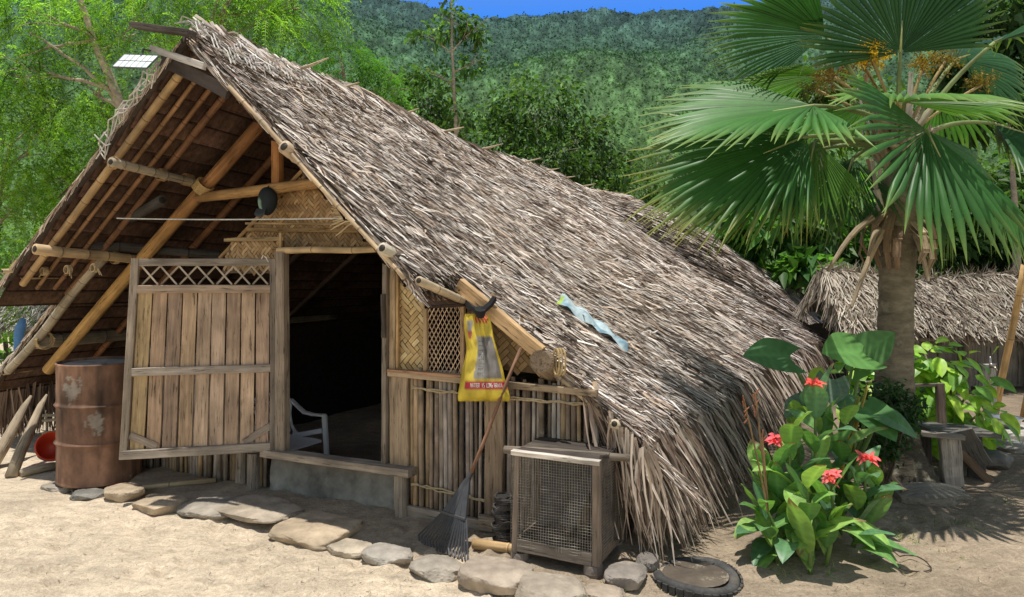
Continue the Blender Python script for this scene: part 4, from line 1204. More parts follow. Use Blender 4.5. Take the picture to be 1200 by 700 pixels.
for i in range(nrow - 1):
    Fc.append((i * q, o_ + i * q, o_ + (i + 1) * q, (i + 1) * q)); Fc.append((i * q + ncol, (i + 1) * q + ncol, o_ + (i + 1) * q + ncol, o_ + i * q + ncol))
for j in range(ncol): Fc.append(((nrow - 1) * q + j, o_ + (nrow - 1) * q + j, o_ + (nrow - 1) * q + j + 1, (nrow - 1) * q + j + 1))
m.add(V, Fc, Cc)
m.build('bag', M['sack'], sk, smooth=True)
def sack_surface(qq, v):
    i = np.interp(v, rv, np.arange(nrow)); u = np.interp(v, rv, U0) + (np.interp(v, rv, U1) - np.interp(v, rv, U0)) * qq
    t = np.interp(v, rv, TK); cr = .010 * mnoise.noise(Vector((qq * 6, v * .06, 1))) + .012 * math.sin(qq * 17 + v * .05) * (1 - (v - 368) / 130)
    fold = -.028 * math.exp(-((qq - .60) / .05) ** 2) * (1 - abs(v - 415) / 90)
    return fw(u, v, -.12 - t * math.sin(math.pi * qq) ** .6 + cr - fold - .004)
# lettering on the red band, drawn as strokes
FONT = {'B': ['F:00 02 12 11 01', '01 11 10 00'], 'M': ['00 02 h1 12 10'], 'A': ['00 m2 10', '01 11'], 'T': ['02 12', 'm2 m0'], 'E': ['12 02 00 10', '01 11'], 'R': ['00 02 12 11 01', '01 10'],
        'I': ['m2 m0'], 'S': ['12 02 01 11 10 00'], 'L': ['02 00 10'], 'O': ['00 02 12 10 00'], 'N': ['00 02 10 12'], 'G': ['12 02 00 10 11 m1'], ' ': []}
def strokes(ch):
    out = []
    for s in FONT[ch]:
        pts = []
        for tk in s.replace('F:', '').split():
            x = {'0': 0, '1': 1, 'm': .5, 'h': .5}[tk[0]]; y = int(tk[1]) / 2
            pts.append((x, y))
        out.append(pts)
    return out
m = MB(); txt = 'MATTER IS LONG GRAIN'; q0, dq = .235, .0335
for i, ch in enumerate(txt):
    for s in strokes(ch):
        P = [sack_surface(q0 + dq * (i + .72 * x), 454.0 - 4.6 * y) for (x, y) in s]
        m.tube(P, .0022, (.72, .62, .6), n=4)
m.build('lettering', M['paint'], sk)
m = MB()
for (a, b_, lw) in ((-.1, .02, 1), (.0, .2, 1), (.2, .34, 1)): pass
for r_ in range(8):
    v = 400 + r_ * 5.3
    for k in range(3):
        qa = .44 + .05 * k - .08 * (v - 400) / 45; P = [sack_surface(qa, v), sack_surface(qa + random.uniform(.02, .045), v + .3)]
        m.tube(P, .0018, (.12, .12, .15), n=4)
m.build('small_print', M['paint'], sk)
m = MB()
P = [fw(537, 340, -.06), fw(545, 352, -.10), fw(553, 361, -.13), fw(560, 366, -.16), fw(566, 365, -.17), fw(573, 358, -.14), fw(579, 351, -.11)]
for i in range(len(P) - 1): m.beam(P[i], P[i + 1] + (P[i + 1] - P[i]) * .15, .03, .035, (.018, .018, .02), up=B, seg=1, jit=.1)
m.tube([fw(563, 362, -.19), fw(563, 371, -.17)], [.035, .025], (.018, .018, .02), n=8)
m.build('strap', M['cloth'], sk)

# leaf rake
rt = thing('leaf_rake', 'black fan leaf rake with brown handle leaning on the stick wall', 'rake', tuple(gp(520, 645)))
ap = px(545, 571, 4.27); tp = fw(613, 402, -.11)
hd = (tp - ap).normalized()
m = MB(); m.tube([ap - hd * .05, ap.lerp(tp, .3) + E * .004, ap.lerp(tp, .65) - E * .004, tp], [.012, .011, .0105, .010], (.24, .135, .085), n=8); m.build('handle', M['wood'], rt, smooth=True)
tl, tr_ = px(490, 632, 4.32), px(548, 655, 4.04); tl.z = max(tl.z, .012); tr_.z = max(tr_.z, .012)
m = MB(); nt_ = 17; BK = (.045, .047, .052)
for k in range(nt_):
    q = k / (nt_ - 1)
    tip = tl.lerp(tr_, q) + Vector((.0, -.02 * math.sin(math.pi * q), 0)); st = ap.lerp(tip, .46)
    m.beam(st, tip + UP * .02 + (tip - st) * -.03, .010, .006, BK, up=Vector((.3, -.8, .4)), seg=3, jit=.05)
    m.beam(tip + UP * .02 + (tip - st) * -.03, tip + Vector((.01, -.03, -.005)), .009, .005, BK, seg=1, jit=0)
m.build('tines', M['black_plastic'], rt)
m = MB(); a = ap.lerp(tl, .47); b_ = ap.lerp(tr_, .47); nn = (a - ap).cross(b_ - ap).normalized() * .01
m.prism([ap + hd * .05 + (a - b_).normalized() * .018, a, b_, ap + hd * .05 - (a - b_).normalized() * .018], nn, (.05, .052, .058))
m.beam(a + nn * .7, b_ + nn * .7, .014, .016, (.07, .07, .075), seg=1, jit=0)
for q in (.25, .5, .75): m.beam(ap + hd * .02 + nn, a.lerp(b_, q) + nn, .007, .008, (.06, .06, .066), seg=1, jit=0)
m.tube([ap - hd * .04, ap + hd * .09], [.02, .015], (.05, .05, .055), n=10)
m.build('head', M['black_plastic'], rt, bevel=.002)

# wire mesh coop
d1, d2 = 4.03, (CAMZ - .06) * F / (664 - 314)
Cbl, Cbr = px(597, 650, d1), px(704, 664, d2); Cbl.z = Cbr.z = .06; ex = (Cbr - Cbl); ex.z = 0; cw = ex.length; ex.normalize()
ey = Vector((-ex.y, ex.x, 0)); 
if ey.y < 0: ey = -ey
ch_, cd = .545, .43
coop = thing('hen_coop', 'wooden framed wire mesh coop standing on stones by the wall corner', 'coop', tuple(Cbl - UP * .0))
def CP(x, y, z): return Cbl + ex * x + ey * y + UP * (z - 0)
WF = (.205, .16, .125)
m = MB()
t_ = .045
for (x, y) in ((t_ / 2, 0), (cw - t_ / 2, 0), (t_ / 2, cd), (cw - t_ / 2, cd)):
    m.beam(CP(x + (.012 if x < .2 else 0), y, 0), CP(x + (.03 if x < .2 else 0), y, ch_), t_ * (1 if x > .2 else .7), t_ * .8, WF, up=ey, seg=5)
for y in (0, cd):
    m.beam(CP(t_, y, .045), CP(cw - t_, y, .03), t_ * .7, .07, (.20, .165, .135)); 
    m.beam(CP(.02, y - .006, ch_ - .005), CP(cw, y - .006, ch_ - .01), t_ * .9, .026, (.55, .49, .42) if y == 0 else WF)
for x in (t_ / 2, cw - t_ / 2):
    m.beam(CP(x, t_, .03), CP(x, cd - t_, .03), t_ * .7, .06, WF); m.beam(CP(x, t_, ch_ - .03), CP(x, cd - t_, ch_ - .03), t_ * .7, .04, WF)
m.build('frame', M['wood'], coop)
def mesh_panel(o, ax_, ay_, W, Hh, pitch, name):
    m = MB(); nx = int(W / pitch); ny = int(Hh / pitch); nv = ax_.cross(ay_).normalized()
    for i in range(nx + 1):
        x = W * i / nx; pts = []
        for j in range(9): pts.append(o + ax_ * (x + .0025 * mnoise.noise(Vector((i * .7, j * .9, 0)))) + ay_ * (Hh * j / 8) + nv * (.008 * mnoise.noise(Vector((i * .25, j * .5, 5)))))
        m.tube(pts, .00135, vary((.30, .27, .23), .2), n=3, caps=False)
    for j in range(ny + 1):
        y = Hh * j / ny; pts = []
        for i in range(9): pts.append(o + ay_ * (y + .0025 * mnoise.noise(Vector((i * .9, j * .7, 3)))) + ax_ * (W * i / 8) + nv * (.008 * mnoise.noise(Vector((i * 8 / 8 * .75, j * .16, 5)))))
        m.tube(pts, .00135, vary((.30, .27, .23), .2), n=3, caps=False)
    m.build(name, M['wire'], coop)
mesh_panel(CP(.03, -.014, .04), ex, UP, cw - .05, ch_ - .06, .0145, 'wire_panel')
mesh_panel(CP(cw - .005, .02, .03), ey, UP, cd - .04, ch_ - .06, .016, 'wire_panel')
mesh_panel(CP(.0, .02, .03), ey, UP, cd - .04, ch_ - .06, .016, 'wire_panel')
m = MB()
for k in range(5): m.beam(CP(.06 + k * (cw - .08) / 5 + .03, cd - .03, .05), CP(.06 + k * (cw - .08) / 5 + .03, cd - .03, ch_ - .03), (cw - .1) / 5 * .9, .012, vary((.10, .08, .068), .25), up=ey)
m.build('back_boards', M['wood'], coop)
m = MB()
for k in range(4): m.beam(CP(.03, .06 + k * .11, ch_ - .004), CP(cw - .02, .06 + k * .11, ch_ - .012), .108, .012, vary((.075, .062, .052), .25))  # opaque top added to keep the sun out of the coop
m.build('added_sun_cover', M['wood'], coop)
m = MB(); m.beam(CP(.03, cd / 2, .012), CP(cw - .03, cd / 2, .012), cd * .9, .012, (.16, .13, .1), seg=2); m.build('floor', M['wood'], coop)
m = MB(); m.beam(CP(cw - .012, .02, .30), CP(cw - .012, cd - .03, .28), .012, .5, (.115, .095, .08), seg=3); m.build('side_board', M['wood'], coop)
m = MB()      # torn grey sacking inside
V = []; 
for i in range(9):
    for j in range(9):
        V.append(CP(.10 + .045 * i * (1 - .4 * j / 8) + .03, .10 + .03 * math.sin(i * 1.1 + j * .4), .50 - .045 * j))
m.add(V, [(i * 9 + j, i * 9 + j + 1, (i + 1) * 9 + j + 1, (i + 1) * 9 + j) for i in range(8) for j in range(8)], (.085, .085, .09)); m.build('sacking', M['cloth'], coop)
for (x, y) in ((.05, .03), (cw - .05, .03), (.05, cd - .03), (cw - .05, cd - .03)):
    p = CP(x, y, 0); m = MB(); m.lathe(Vector((p.x, p.y, gz(p.x, p.y) - .02)), [(.05, 0), (.055, .03), (.05, p.z - gz(p.x, p.y) + .015)], (.24, .2, .17), n=9); m.build('foot', M['stone'], coop)

# black coir bundle beside the coop
c = px(589, 632, 4.24); c.z = gz(c.x, c.y)
m = MB()
for k in range(34):
    z = .01 + .26 * k / 34; r0 = .052 + .008 * math.sin(k * 1.3)
    cx_ = c + UP * z + E * (.012 * math.sin(k * .5) + .03 * z)
    m.tube([cx_ + E * math.cos(a) * (r0 * random.uniform(.94, 1.06)) + B * math.sin(a) * .05 + UP * random.uniform(-.005, .005) for a in np.linspace(0, 2 * math.pi, 15)], .0058, vary((.065, .06, .055), .4), n=5)
m.tube([c + UP * .005, c + UP * .26 + E * .008], .044, (.03, .028, .026), n=10)
tag(m.build('fibre_basket', M['rope'], None, tuple(c)), 'small black basket of coiled fibre between wall post and coop', 'basket')

# rag on the thatch
m = MB(); V = []; Cc = []; nI, nJ = 26, 9
for i in range(nI + 1):
    q = i / nI
    u = 657 + 79 * q; v = 350 + 58 * q ** 1.1
    # point on the roof under this pixel
    best = None
    for w in np.linspace(.2, 3.5, 140):
        k = (u - 600) / F; dd_ = (4.011 + w) / (k * .432 + .902); p = px(u, v, dd_); s_ = s_of(p); e_ = p.z - zR(s_, w) - .10
        if best is None or abs(e_) < best[0]: best = (abs(e_), p, s_, w)
    _, p, s_, w = best
    wid = .10 * (1 - q) ** .7 + .026 + .010 * math.sin(i * .9)
    for j in range(nJ + 1):
        t = j / nJ * 2 - 1
        ww_ = w + t * wid; ss_ = s_ - t * wid * .15
        z = zR(ss_, ww_) + .085 + .014 * math.sin(t * 5 + i * .35) + .012 * math.sin(i * .8 + t * 2) + .03 * (1 - t * t)
        V.append(H(ss_, ww_, z)); k = random.uniform(.85, 1.1)
        cl = (.42, .52, .55) if math.sin(i * .5 + t * 4.2) > -.3 else (.22, .35, .43)
        if q < .06 and t < 0: cl = (.35, .5, .08)
        Cc.append(tuple(x * k for x in cl))
m.add(V, [(i * (nJ + 1) + j, i * (nJ + 1) + j + 1, (i + 1) * (nJ + 1) + j + 1, (i + 1) * (nJ + 1) + j) for i in range(nI) for j in range(nJ)], Cc)
tag(m.build('rag', M['cloth'], None, V[len(V) // 2], smooth=True), 'twisted pale blue rag lying on the thatched roof', 'rag')

# solar panel on its arm at the peak
q4 = [px(131.5, 78.5, 4.74), px(172, 80, 4.70), px(186, 65.5, 4.80), px(146, 64, 4.84)]
sp = thing('solar_panel', 'small white solar panel mounted at the roof peak', 'solar panel', tuple(q4[0]))
nn = (q4[1] - q4[0]).cross(q4[3] - q4[0]).normalized()
if nn.y > 0: nn = -nn
def SP(a, b, o=0): return q4[0].lerp(q4[1], a).lerp(q4[3].lerp(q4[2], a), b) + nn * o
m = MB(); m.prism([SP(0, 0, -.008), SP(1, 0, -.008), SP(1, 1, -.008), SP(0, 1, -.008)], nn * .007, (.05, .06, .07)); m.build('backing', M['black_plastic'], sp)
m = MB()
for i in range(6):
    for j in range(2):
        m.prism([SP((i + .06) / 6, (j + .06) / 2), SP((i + .94) / 6, (j + .06) / 2), SP((i + .94) / 6, (j + .94) / 2), SP((i + .06) / 6, (j + .94) / 2)], nn * .002, (.74, .80, .80))
m.build('cells', M['white_plastic'], sp)
m = MB()
for (a, b_) in (((0, 0), (1, 0)), ((1, 0), (1, 1)), ((1, 1), (0, 1)), ((0, 1), (0, 0))): m.beam(SP(*a), SP(*b_), .006, .008, (.10, .11, .11), seg=1, jit=0)
m.build('frame', M['black_plastic'], sp)
m = MB(); m.tube([SP(.6, .5, -.012), px(168, 58, 4.86), fw(188, 62, -.58)], .008, (.06, .055, .05), n=6); m.build('bracket', M['black_plastic'], sp)

# fishing net draped over the ridge and the left rake
m = MB()
def net(fn, nu, nv, r, col, skip=0.0):
    G = [[fn(i / nu, j / nv) for j in range(nv + 1)] for i in range(nu + 1)]
    for i in range(nu):
        for j in range(nv):
            for (a, b_) in (((i, j), (i + 1, j + 1)), ((i + 1, j), (i, j + 1))):
                if random.random() < skip: continue
                c = vary(col, .2)
                m.tube([G[a[0]][a[1]], G[b_[0]][b_[1]]], r, c, n=4, caps=False)
def left_net(a, b_):
    s = -.95 - .62 * a
    return H(s, -.60 - .006 * math.sin(a * 40 + b_ * 5), zL(s, -.57) + .05 - (b_ * (.15 + .05 * math.sin(a * 9)) * (.6 + .4 * a))) + B * (.02 * math.sin(a * 23 + b_ * 6)) - UP * .02 * math.sin(a * 17) + E * (.012 * math.sin(a * 31 + b_ * 9))
net(left_net, 13, 3, .0048, (.50, .47, .42), .05)
tag(m.build('fishing_net', M['rope'], None, tuple(H(-1.2, -.6, 2.7))), 'frayed pale net hanging along the upper left roof edge below the solar panel', 'net')
m = MB()
def ridge_net(a, b_):
    w = -.60 + 1.25 * a; s = S_R - .06 + (.42 - .18 * a) * b_
    return H(s, w + .08 * b_, (zR(s, w) if s > S_R else zL(s, w)) + .115 + .02 * math.sin(a * 37 + b_ * 23)) 
net(ridge_net, 30, 7, .0048, (.52, .49, .45), .10)
tag(m.build('fishing_net', M['rope'], None, tuple(H(S_R, -.5, 3.1))), 'pale tangled net spread over the ridge at the roof peak', 'net')

# half-buried tyre
tc = on_ground(815, 676); tc.z -= .014
ty = thing('tyre', 'small black tyre lying half sunk in the soil by the canna lilies', 'tyre', tuple(tc))
m = MB(); n = 44; V = []; prof = [(.165, -.03), (.162, .015), (.168, .03), (.185, .04), (.205, .038), (.217, .03), (.224, .01), (.224, -.04)]
for k in range(n):
    a = 2 * math.pi * k / n
    for (r, z) in prof: V.append(tc + Vector((math.cos(a) * r, math.sin(a) * r, z + .012 * math.sin(a * 2))))
L_ = len(prof)
m.add(V, [(k * L_ + j, ((k + 1) % n) * L_ + j, ((k + 1) % n) * L_ + j + 1, k * L_ + j + 1) for k in range(n) for j in range(L_ - 1)], (.06, .058, .055)); m.build('carcass', M['rubber'], ty, smooth=True)
m = MB()
for k in range(34):
    a = 2 * math.pi * (k + .1) / 34; a2 = 2 * math.pi * (k + .85) / 34
    pts = []
    for (aa, r, z) in ((a, .226, -.03), (a2, .226, -.03), (a2, .226, .026), (a, .226, .026)): pts.append(tc + Vector((math.cos(aa) * r, math.sin(aa) * r, z + .012 * math.sin(aa * 2))))
    m.prism(pts, Vector((math.cos((a + a2) / 2), math.sin((a + a2) / 2), 0)) * .012, vary((.055, .053, .05), .2))
m.build('tread', M['rubber'], ty)
m = MB(); V = [tc + Vector((math.cos(a) * .168, math.sin(a) * .168, .032)) for a in np.linspace(0, 2 * math.pi, 24, endpoint=False)]
m.poly(V, (.10, .08, .06)); m.build('soil', M['stone'], ty)

# ================================================================== RIGHT HAND SIDE
# loop of wire / vine on the ground
c = on_ground(1072, 662)
m = MB(); P = []
for q in np.linspace(0, 1, 28):
    a = -2.6 + 4.4 * q; P.append(c + Vector((math.cos(a) * .10 - .02, math.sin(a) * .075, .012 + .03 * max(0, math.sin(a * 1.3)))))
m.tube(P, .0035, (.06, .045, .035), n=5); m.tube([P[-1], P[-1] + Vector((-.06, .04, .05)), P[-1] + Vector((-.11, .05, .03))], .003, (.06, .045, .035), n=5)
tag(m.build('vine_loop', M['bark'], None, tuple(c)), 'thin dark loop of dry vine lying on the bare soil', 'vine')
# plank bench
bn = thing('plank_bench', 'rough grey plank bench with slanting boards beside the palm', 'bench', tuple(gp(1112, 568)))
GW = (.20, .18, .155)
def wbeam(name, u0, v0, d0, u1, v1, d1_, wd, ht, col, par, up=None):
    m = MB(); m.beam(px(u0, v0, d0), px(u1, v1, d1_), wd, ht, col, up=up); return m.build(name, M['wood'], par)
wbeam('leg', 1117, 570, 5.42, 1112, 512, 5.42, .15, .05, (.30, .27, .235), bn, Vector((0, 1, 0)))
wbeam('rail', 1033, 503, 5.40, 1129, 513, 5.30, .07, .035, (.22, .195, .165), bn)
wbeam('seat', 1076, 500, 5.75, 1156, 506, 5.75, .36, .03, (.12, .115, .10), bn)
wbeam('leg', 1146, 572, 5.65, 1140, 505, 5.65, .12, .03, (.10, .095, .09), bn, Vector((.4, 1, 0)))
wbeam('leg', 1086, 560, 5.85, 1084, 506, 5.85, .08, .06, (.10, .09, .08), bn, Vector((.4, 1, 0)))
wbeam('slanting_board', 1122, 505, 5.50, 1146, 545, 5.60, .20, .02, (.13, .125, .115), bn, Vector((.5, .8, .3)))
wbeam('back_post', 1104, 505, 5.9, 1101, 450, 5.95, .06, .05, (.13, .095, .075), bn, Vector((0, 1, 0)))
wbeam('back_rail', 1062, 452, 5.95, 1106, 451, 5.95, .03, .025, (.16, .13, .11), bn)
wbeam('diagonal_brace', 1100, 506, 5.6, 1160, 565, 5.55, .03, .06, (.15, .105, .07), bn)
# wooden slab on the ground, stick
m = MB(); a, b_ = on_ground(1052, 583), on_ground(1138, 588); P = []
for q in np.linspace(0, 1, 12):
    c = a.lerp(b_, q); P.append(c)
V = []; 
for i, c in enumerate(P):
    q = i / 11; hh = .085 * (1 - abs(q - .55) ** 2 * 1.2)
    V += [c + Vector((0, -.10 * math.sin(math.pi * min(1, q + .15)), -.015)), c + Vector((0, -.11 * math.sin(math.pi * min(1, q + .15)), hh * .6)), c + Vector((0, .12, hh * 1.15)), c + Vector((0, .16, -.02))]
m.add(V, [(i * 4 + j, (i + 1) * 4 + j, (i + 1) * 4 + j + 1, i * 4 + j + 1) for i in range(11) for j in range(3)] + [(0, 1, 2, 3), (44, 47, 46, 45)], (.24, .215, .175))
tag(m.build('timber_slab', M['wood'], None, tuple(a)), 'thick worn timber slab lying on the ground before the bench', 'timber')
m = MB(); m.tube([px(1033, 545, 5.25), px(1047, 562, 5.2), px(1060, 576, 5.15)], [.018, .022, .016], (.27, .2, .14), n=7); m.v = [(x, y, z) for x, y, z in m.v]
tag(m.build('stick', M['wood'], None, tuple(gp(1055, 585))), 'short brown stick propped against the palm foot', 'stick')
m = MB(); m.tube([px(1140, 535, 5.9), px(1152, 550, 5.85), px(1161, 566, 5.8)], [.02, .022, .018], (.20, .11, .07), n=7)
tag(m.build('stick', M['wood'], None, tuple(gp(1160, 566))), 'reddish stick leaning out behind the bench boards', 'stick')
# boulder
stone('boulder', 'dark grey rounded boulder on the bare earth right of the bench', 1150, 1192, 549, .20, .34, 31, (.15, .14, .13), box=.85, group=None, ang=0.0)
stone('boulder', 'low pale stone at the right picture edge near the basin', 1180, 1214, 530, .12, .3, 32, (.26, .24, .22), box=.7, group=None, ang=0.0)
# concrete slab, basin, plank
m = MB(); a = gp(1160, 520); m.beam(Vector((a.x, 6.9, .05)), Vector((a.x + 1.6, 6.9, .05)), .55, .11, (.33, .30, .26), seg=8, jit=.02)
tag(m.build('concrete_slab', M['concrete'], None, (a.x, 6.9, 0)), 'low concrete slab under the metal basin', 'slab')
bp_ = px(1180, 505, 6.95); bp_.z = .108
bs = thing('metal_basin', 'shallow silver metal basin standing on the concrete slab', 'basin', tuple(bp_))
m = MB(); m.lathe(bp_, [(.001, 0), (.085, 0), (.10, .01), (.125, .085), (.124, .088), (.119, .085), (.096, .014), (.001, .008)], (.55, .55, .54), n=32, caps=False); m.build('bowl', M['metal'], bs, smooth=True)
m = MB(); m.lathe(bp_, [(.122, .084), (.136, .087), (.137, .091), (.122, .091)], (.6, .6, .58), n=32, caps=False); m.build('rim', M['metal'], bs, smooth=True)
m = MB(); m.beam(px(1160, 515, 6.2), px(1214, 527, 6.1), .10, .02, (.36, .34, .31)); 
tag(m.build('plank', M['wood'], None, tuple(gp(1185, 530))), 'narrow pale plank leaning below the metal basin', 'plank')
# tap post
tpz = thing('tap_post', 'weathered grey post carrying a small standpipe tap', 'tap', (px(1161, 490, 7.4).x, 7.4, 0))
m = MB(); a = px(1162, 490, 7.4); a.z = -.02; m.beam(a, px(1159, 427, 7.4), .10, .07, (.36, .34, .31), up=Vector((0, 1, 0))); m.build('post', M['wood'], tpz)
m = MB(); t0 = px(1161, 462, 7.33); m.tube([t0, px(1160.5, 425, 7.33), px(1160.5, 418, 7.33)], [.012, .012, .007], (.35, .33, .31), n=8); m.build('pipe', M['metal'], tpz, smooth=True)
m = MB(); t1 = px(1160.5, 430, 7.33); m.tube([t1, t1 + Vector((.01, -.06, 0)), t1 + Vector((.012, -.08, -.03))], [.012, .011, .010], (.4, .36, .25), n=8); m.tube([t1 + Vector((-.03, -.03, .03)), t1 + Vector((.04, -.03, .03))], .006, (.45, .42, .4), n=6); m.build('tap', M['metal'], tpz, smooth=True)
# leaning poles
m = MB(); a = gp(1166, 474, 0); p1 = px(1197, 331, 7.4); a = Vector((px(1165, 480, 7.8).x, 7.8, 0)); m.bamboo(a, p1 + (p1 - a) * .12, .036, (.52, .33, .14), gap=.4)
tag(m.build('bamboo_pole', M['bamboo'], None, tuple(a), smooth=True), 'long tan bamboo pole leaning up beside the tap post', 'pole', 'leaning bamboo poles')
m = MB(); a = Vector((px(1198, 482, 7.6).x, 7.6, 0)); m.bamboo(a, px(1216, 400, 7.5), .034, (.50, .32, .15), gap=.4)
tag(m.build('bamboo_pole', M['bamboo'], None, tuple(a), smooth=True), 'short bamboo pole cut off by the right picture edge', 'pole', 'leaning bamboo poles')

# ------------------------------------------------------------------ small thatched shed behind the palm
def shed(name, label, u0, u1, dY, v_ridge, v_eave, v_floor, dep, cols, wall=True, ridge_off=None, nst=4200, sag=.05, split=None):
    a = px(u0, v_floor, dY); b_ = px(u1, v_floor, dY)
    t = thing(name, label, 'shed', (a.x, dY, 0))
    x0, x1 = a.x, b_.x; zr_, ze = px(0, v_ridge, dY + dep).z, px(0, v_eave, dY).z
    n = nst; q = rng.beta(1, 1, n); x = rng.uniform(x0, x1, n)
    rz2 = zr_ + sag * np.sin(x * 1.9 + 1) - (sag * 1.2 * np.exp(-((x - split) / .25) ** 2) * 2 if split else 0)
    th = NP()
    y = dY + dep * (1 - q); z = ze + (rz2 - ze) * (1 - q) + .03 * rng.uniform(0, 1, n)
    D = np.stack([rng.normal(0, .22, n), -np.full(n, dep), -(rz2 - ze) * 1.0], -1); Nn = np.tile(np.array([0, -(zr_ - ze), dep]), (n, 1)); Nn = Nn / np.linalg.norm(Nn[0])
    V, Fc, C, L = ribbons(np.stack([x, y, z], -1), D, Nn, rng.uniform(.2, .5, n), rng.uniform(.012, .035, n), pick(cols, n, .25), 3, lift=rng.uniform(-.02, .09, n), roll=rng.normal(0, .6, n), taper=.3, bow=rng.normal(0, .03, n))
    th.add(V, Fc, C, L)
    n2 = n // 4; x = rng.uniform(x0, x1, n2)
    P = np.stack([x, np.full(n2, dY - .02) + rng.normal(0, .05, n2), np.full(n2, ze) + rng.uniform(-.03, .08, n2)], -1)
    V, Fc, C, L = ribbons(P, np.stack([rng.normal(0, .15, n2), -np.full(n2, .2), -np.ones(n2)], -1), np.tile(np.array([0, -1., .2]), (n2, 1)), rng.uniform(.1, .3, n2), rng.uniform(.01, .03, n2), pick(cols, n2, .25) * .9, 3, roll=rng.normal(0, .5, n2), taper=.2)
    th.add(V, Fc, C, L)
    # ridge tufts
    n3 = n // 8; x = rng.uniform(x0, x1, n3); P = np.stack([x, np.full(n3, dY + dep) + rng.normal(0, .04, n3), zr_ + sag * np.sin(x * 1.9 + 1)], -1)
    V, Fc, C, L = ribbons(P, rng.normal(0, .6, (n3, 3)) + np.array([0, -.5, .15]), randdir(n3), rng.uniform(.08, .22, n3), rng.uniform(.01, .025, n3), pick(cols, n3, .25), 3, taper=.2, roll=rng.normal(0, .6, n3))
    th.add(V, Fc, C, L)
    # ragged ends
    for xe, sg in ((x0, -1), (x1, 1)):
        ne = 260; qe = rng.uniform(-1, 1, ne); P = np.stack([np.full(ne, xe) + rng.normal(0, .03, ne), dY + dep + qe * dep, ze + (zr_ - ze) * (1 - np.abs(qe)) + rng.uniform(-.02, .06, ne)], -1)
        V, Fc, C, L = ribbons(P, np.stack([np.full(ne, sg * .25) + rng.normal(0, .2, ne), rng.normal(0, .3, ne), -np.ones(ne)], -1), np.tile(np.array([sg * 1., -.3, .2]), (ne, 1)), rng.uniform(.15, .42, ne), rng.uniform(.012, .03, ne), pick(cols, ne, .25) * .85, 3, roll=rng.normal(0, .6, ne), taper=.3)
        th.add(V, Fc, C, L)
    xs_ = np.linspace(x0, x1, 24); V = []
    for x in xs_:
        zz = zr_ + sag * math.sin(x * 1.9 + 1) - .02
        V += [(x, dY, ze - .02), (x, dY + dep, zz), (x, dY + 2 * dep, ze - .02), (x, dY + dep, zz - .06)]
    V = np.array(V); Fc = []
    for i in range(23):
        o = i * 4
        Fc += [(o, o + 4, o + 5, o + 1), (o + 1, o + 5, o + 6, o + 2), (o + 3, o + 2, o + 6, o + 7), (o, o + 3, o + 7, o + 4)]
    Fc += [(0, 1, 3, 3)][:0]
    th.add(V, np.array(Fc), np.tile(np.array([.06, .048, .036]), (len(V), 1)))
    th.build('thatch', M['thatch'], t)
    return t, x0, x1, ze
SHC = [(.40, .345, .275), (.33, .28, .22), (.46, .41, .34), (.24, .195, .15), (.17, .13, .10)]
sh, x0, x1, ze = shed('thatched_shed', 'low open shed with shaggy grey thatch and dark woven wall behind the palm', 1082, 1320, 9.6, 325, 378, 460, .75, SHC)
m = MB()
for k in range(10):
    xx = x0 + (x1 - x0) * k / 10; m.beam(Vector((xx + .14, 9.75, .04)), Vector((xx + .14, 9.75, .62)), (x1 - x0) / 10 * .96, .02, vary((.17, .155, .135), .12), up=Vector((0, 1, 0)))
m.build('wall', M['wood'], sh)
for u in (1072, 1133, 1206, 1260):
    m = MB(); a = px(u, 460, 9.66); a.z = 0; m.tube([a, a + UP * (ze + .05)], .045, (.20, .17, .135), n=8); m.build('post', M['wood'], sh)
m = MB(); m.beam(Vector((x0, 9.70, .66)), Vector((x1, 9.70, .66)), .04, .05, (.24, .21, .175)); m.build('rail', M['wood'], sh)
m = MB(); m.beam(Vector((x0, 11.1, 0)), Vector((x1, 11.1, 0)), .03, 1.7, (.05, .045, .04)); m.build('back_wall', M['dark'], sh)
sh2, x0b, x1b, zeb = shed('thatched_shed', 'lower tumbledown thatched shelter left of the palm trunk', 990, 1062, 9.2, 318, 372, 460, .7, [(.44, .38, .30), (.36, .30, .235), (.5, .44, .36), (.28, .23, .17)], nst=2600, sag=.08)
for u in (996, 1056):
    m = MB(); a = px(u, 460, 9.3); a.z = 0; m.tube([a, a + UP * (zeb + .05)], .045, (.20, .17, .135), n=8); m.build('post', M['wood'], sh2)
m = MB(); m.beam(Vector((x0b, 10.5, 0)), Vector((x1b, 10.5, 0)), .03, 1.6, (.05, .045, .04)); m.build('back_wall', M['dark'], sh2)
# another roof behind the hut at the far left
sh3, x0c, x1c, zec = shed('thatched_shed', 'small grey thatched shelter seen past the left eave of the hut', -60, 60, 10.5, 322, 372, 440, .8, [(.34, .33, .29), (.28, .265, .23), (.4, .385, .34), (.2, .18, .15)], nst=2200)
for u in (-40, 33):
    m = MB(); a = px(u, 460, 10.6); a.z = 0; m.tube([a, a + UP * (zec + .05)], .05, (.20, .17, .135), n=8); m.build('post', M['wood'], sh3)
c = px(24, 383, 9.4); m = MB(); m.tube([Vector((c.x - .03, c.y, 0)), Vector((c.x - .02, c.y, c.z - .1)), Vector((c.x, c.y, c.z)), Vector((c.x + .04, c.y, c.z + .1))], [.05, .06, .06, .03], (.10, .22, .42), n=10)
tag(m.build('tarp_roll', M['cloth'], None, (c.x, c.y, 0), smooth=True), 'rolled blue tarpaulin standing on end past the left eave', 'tarp')

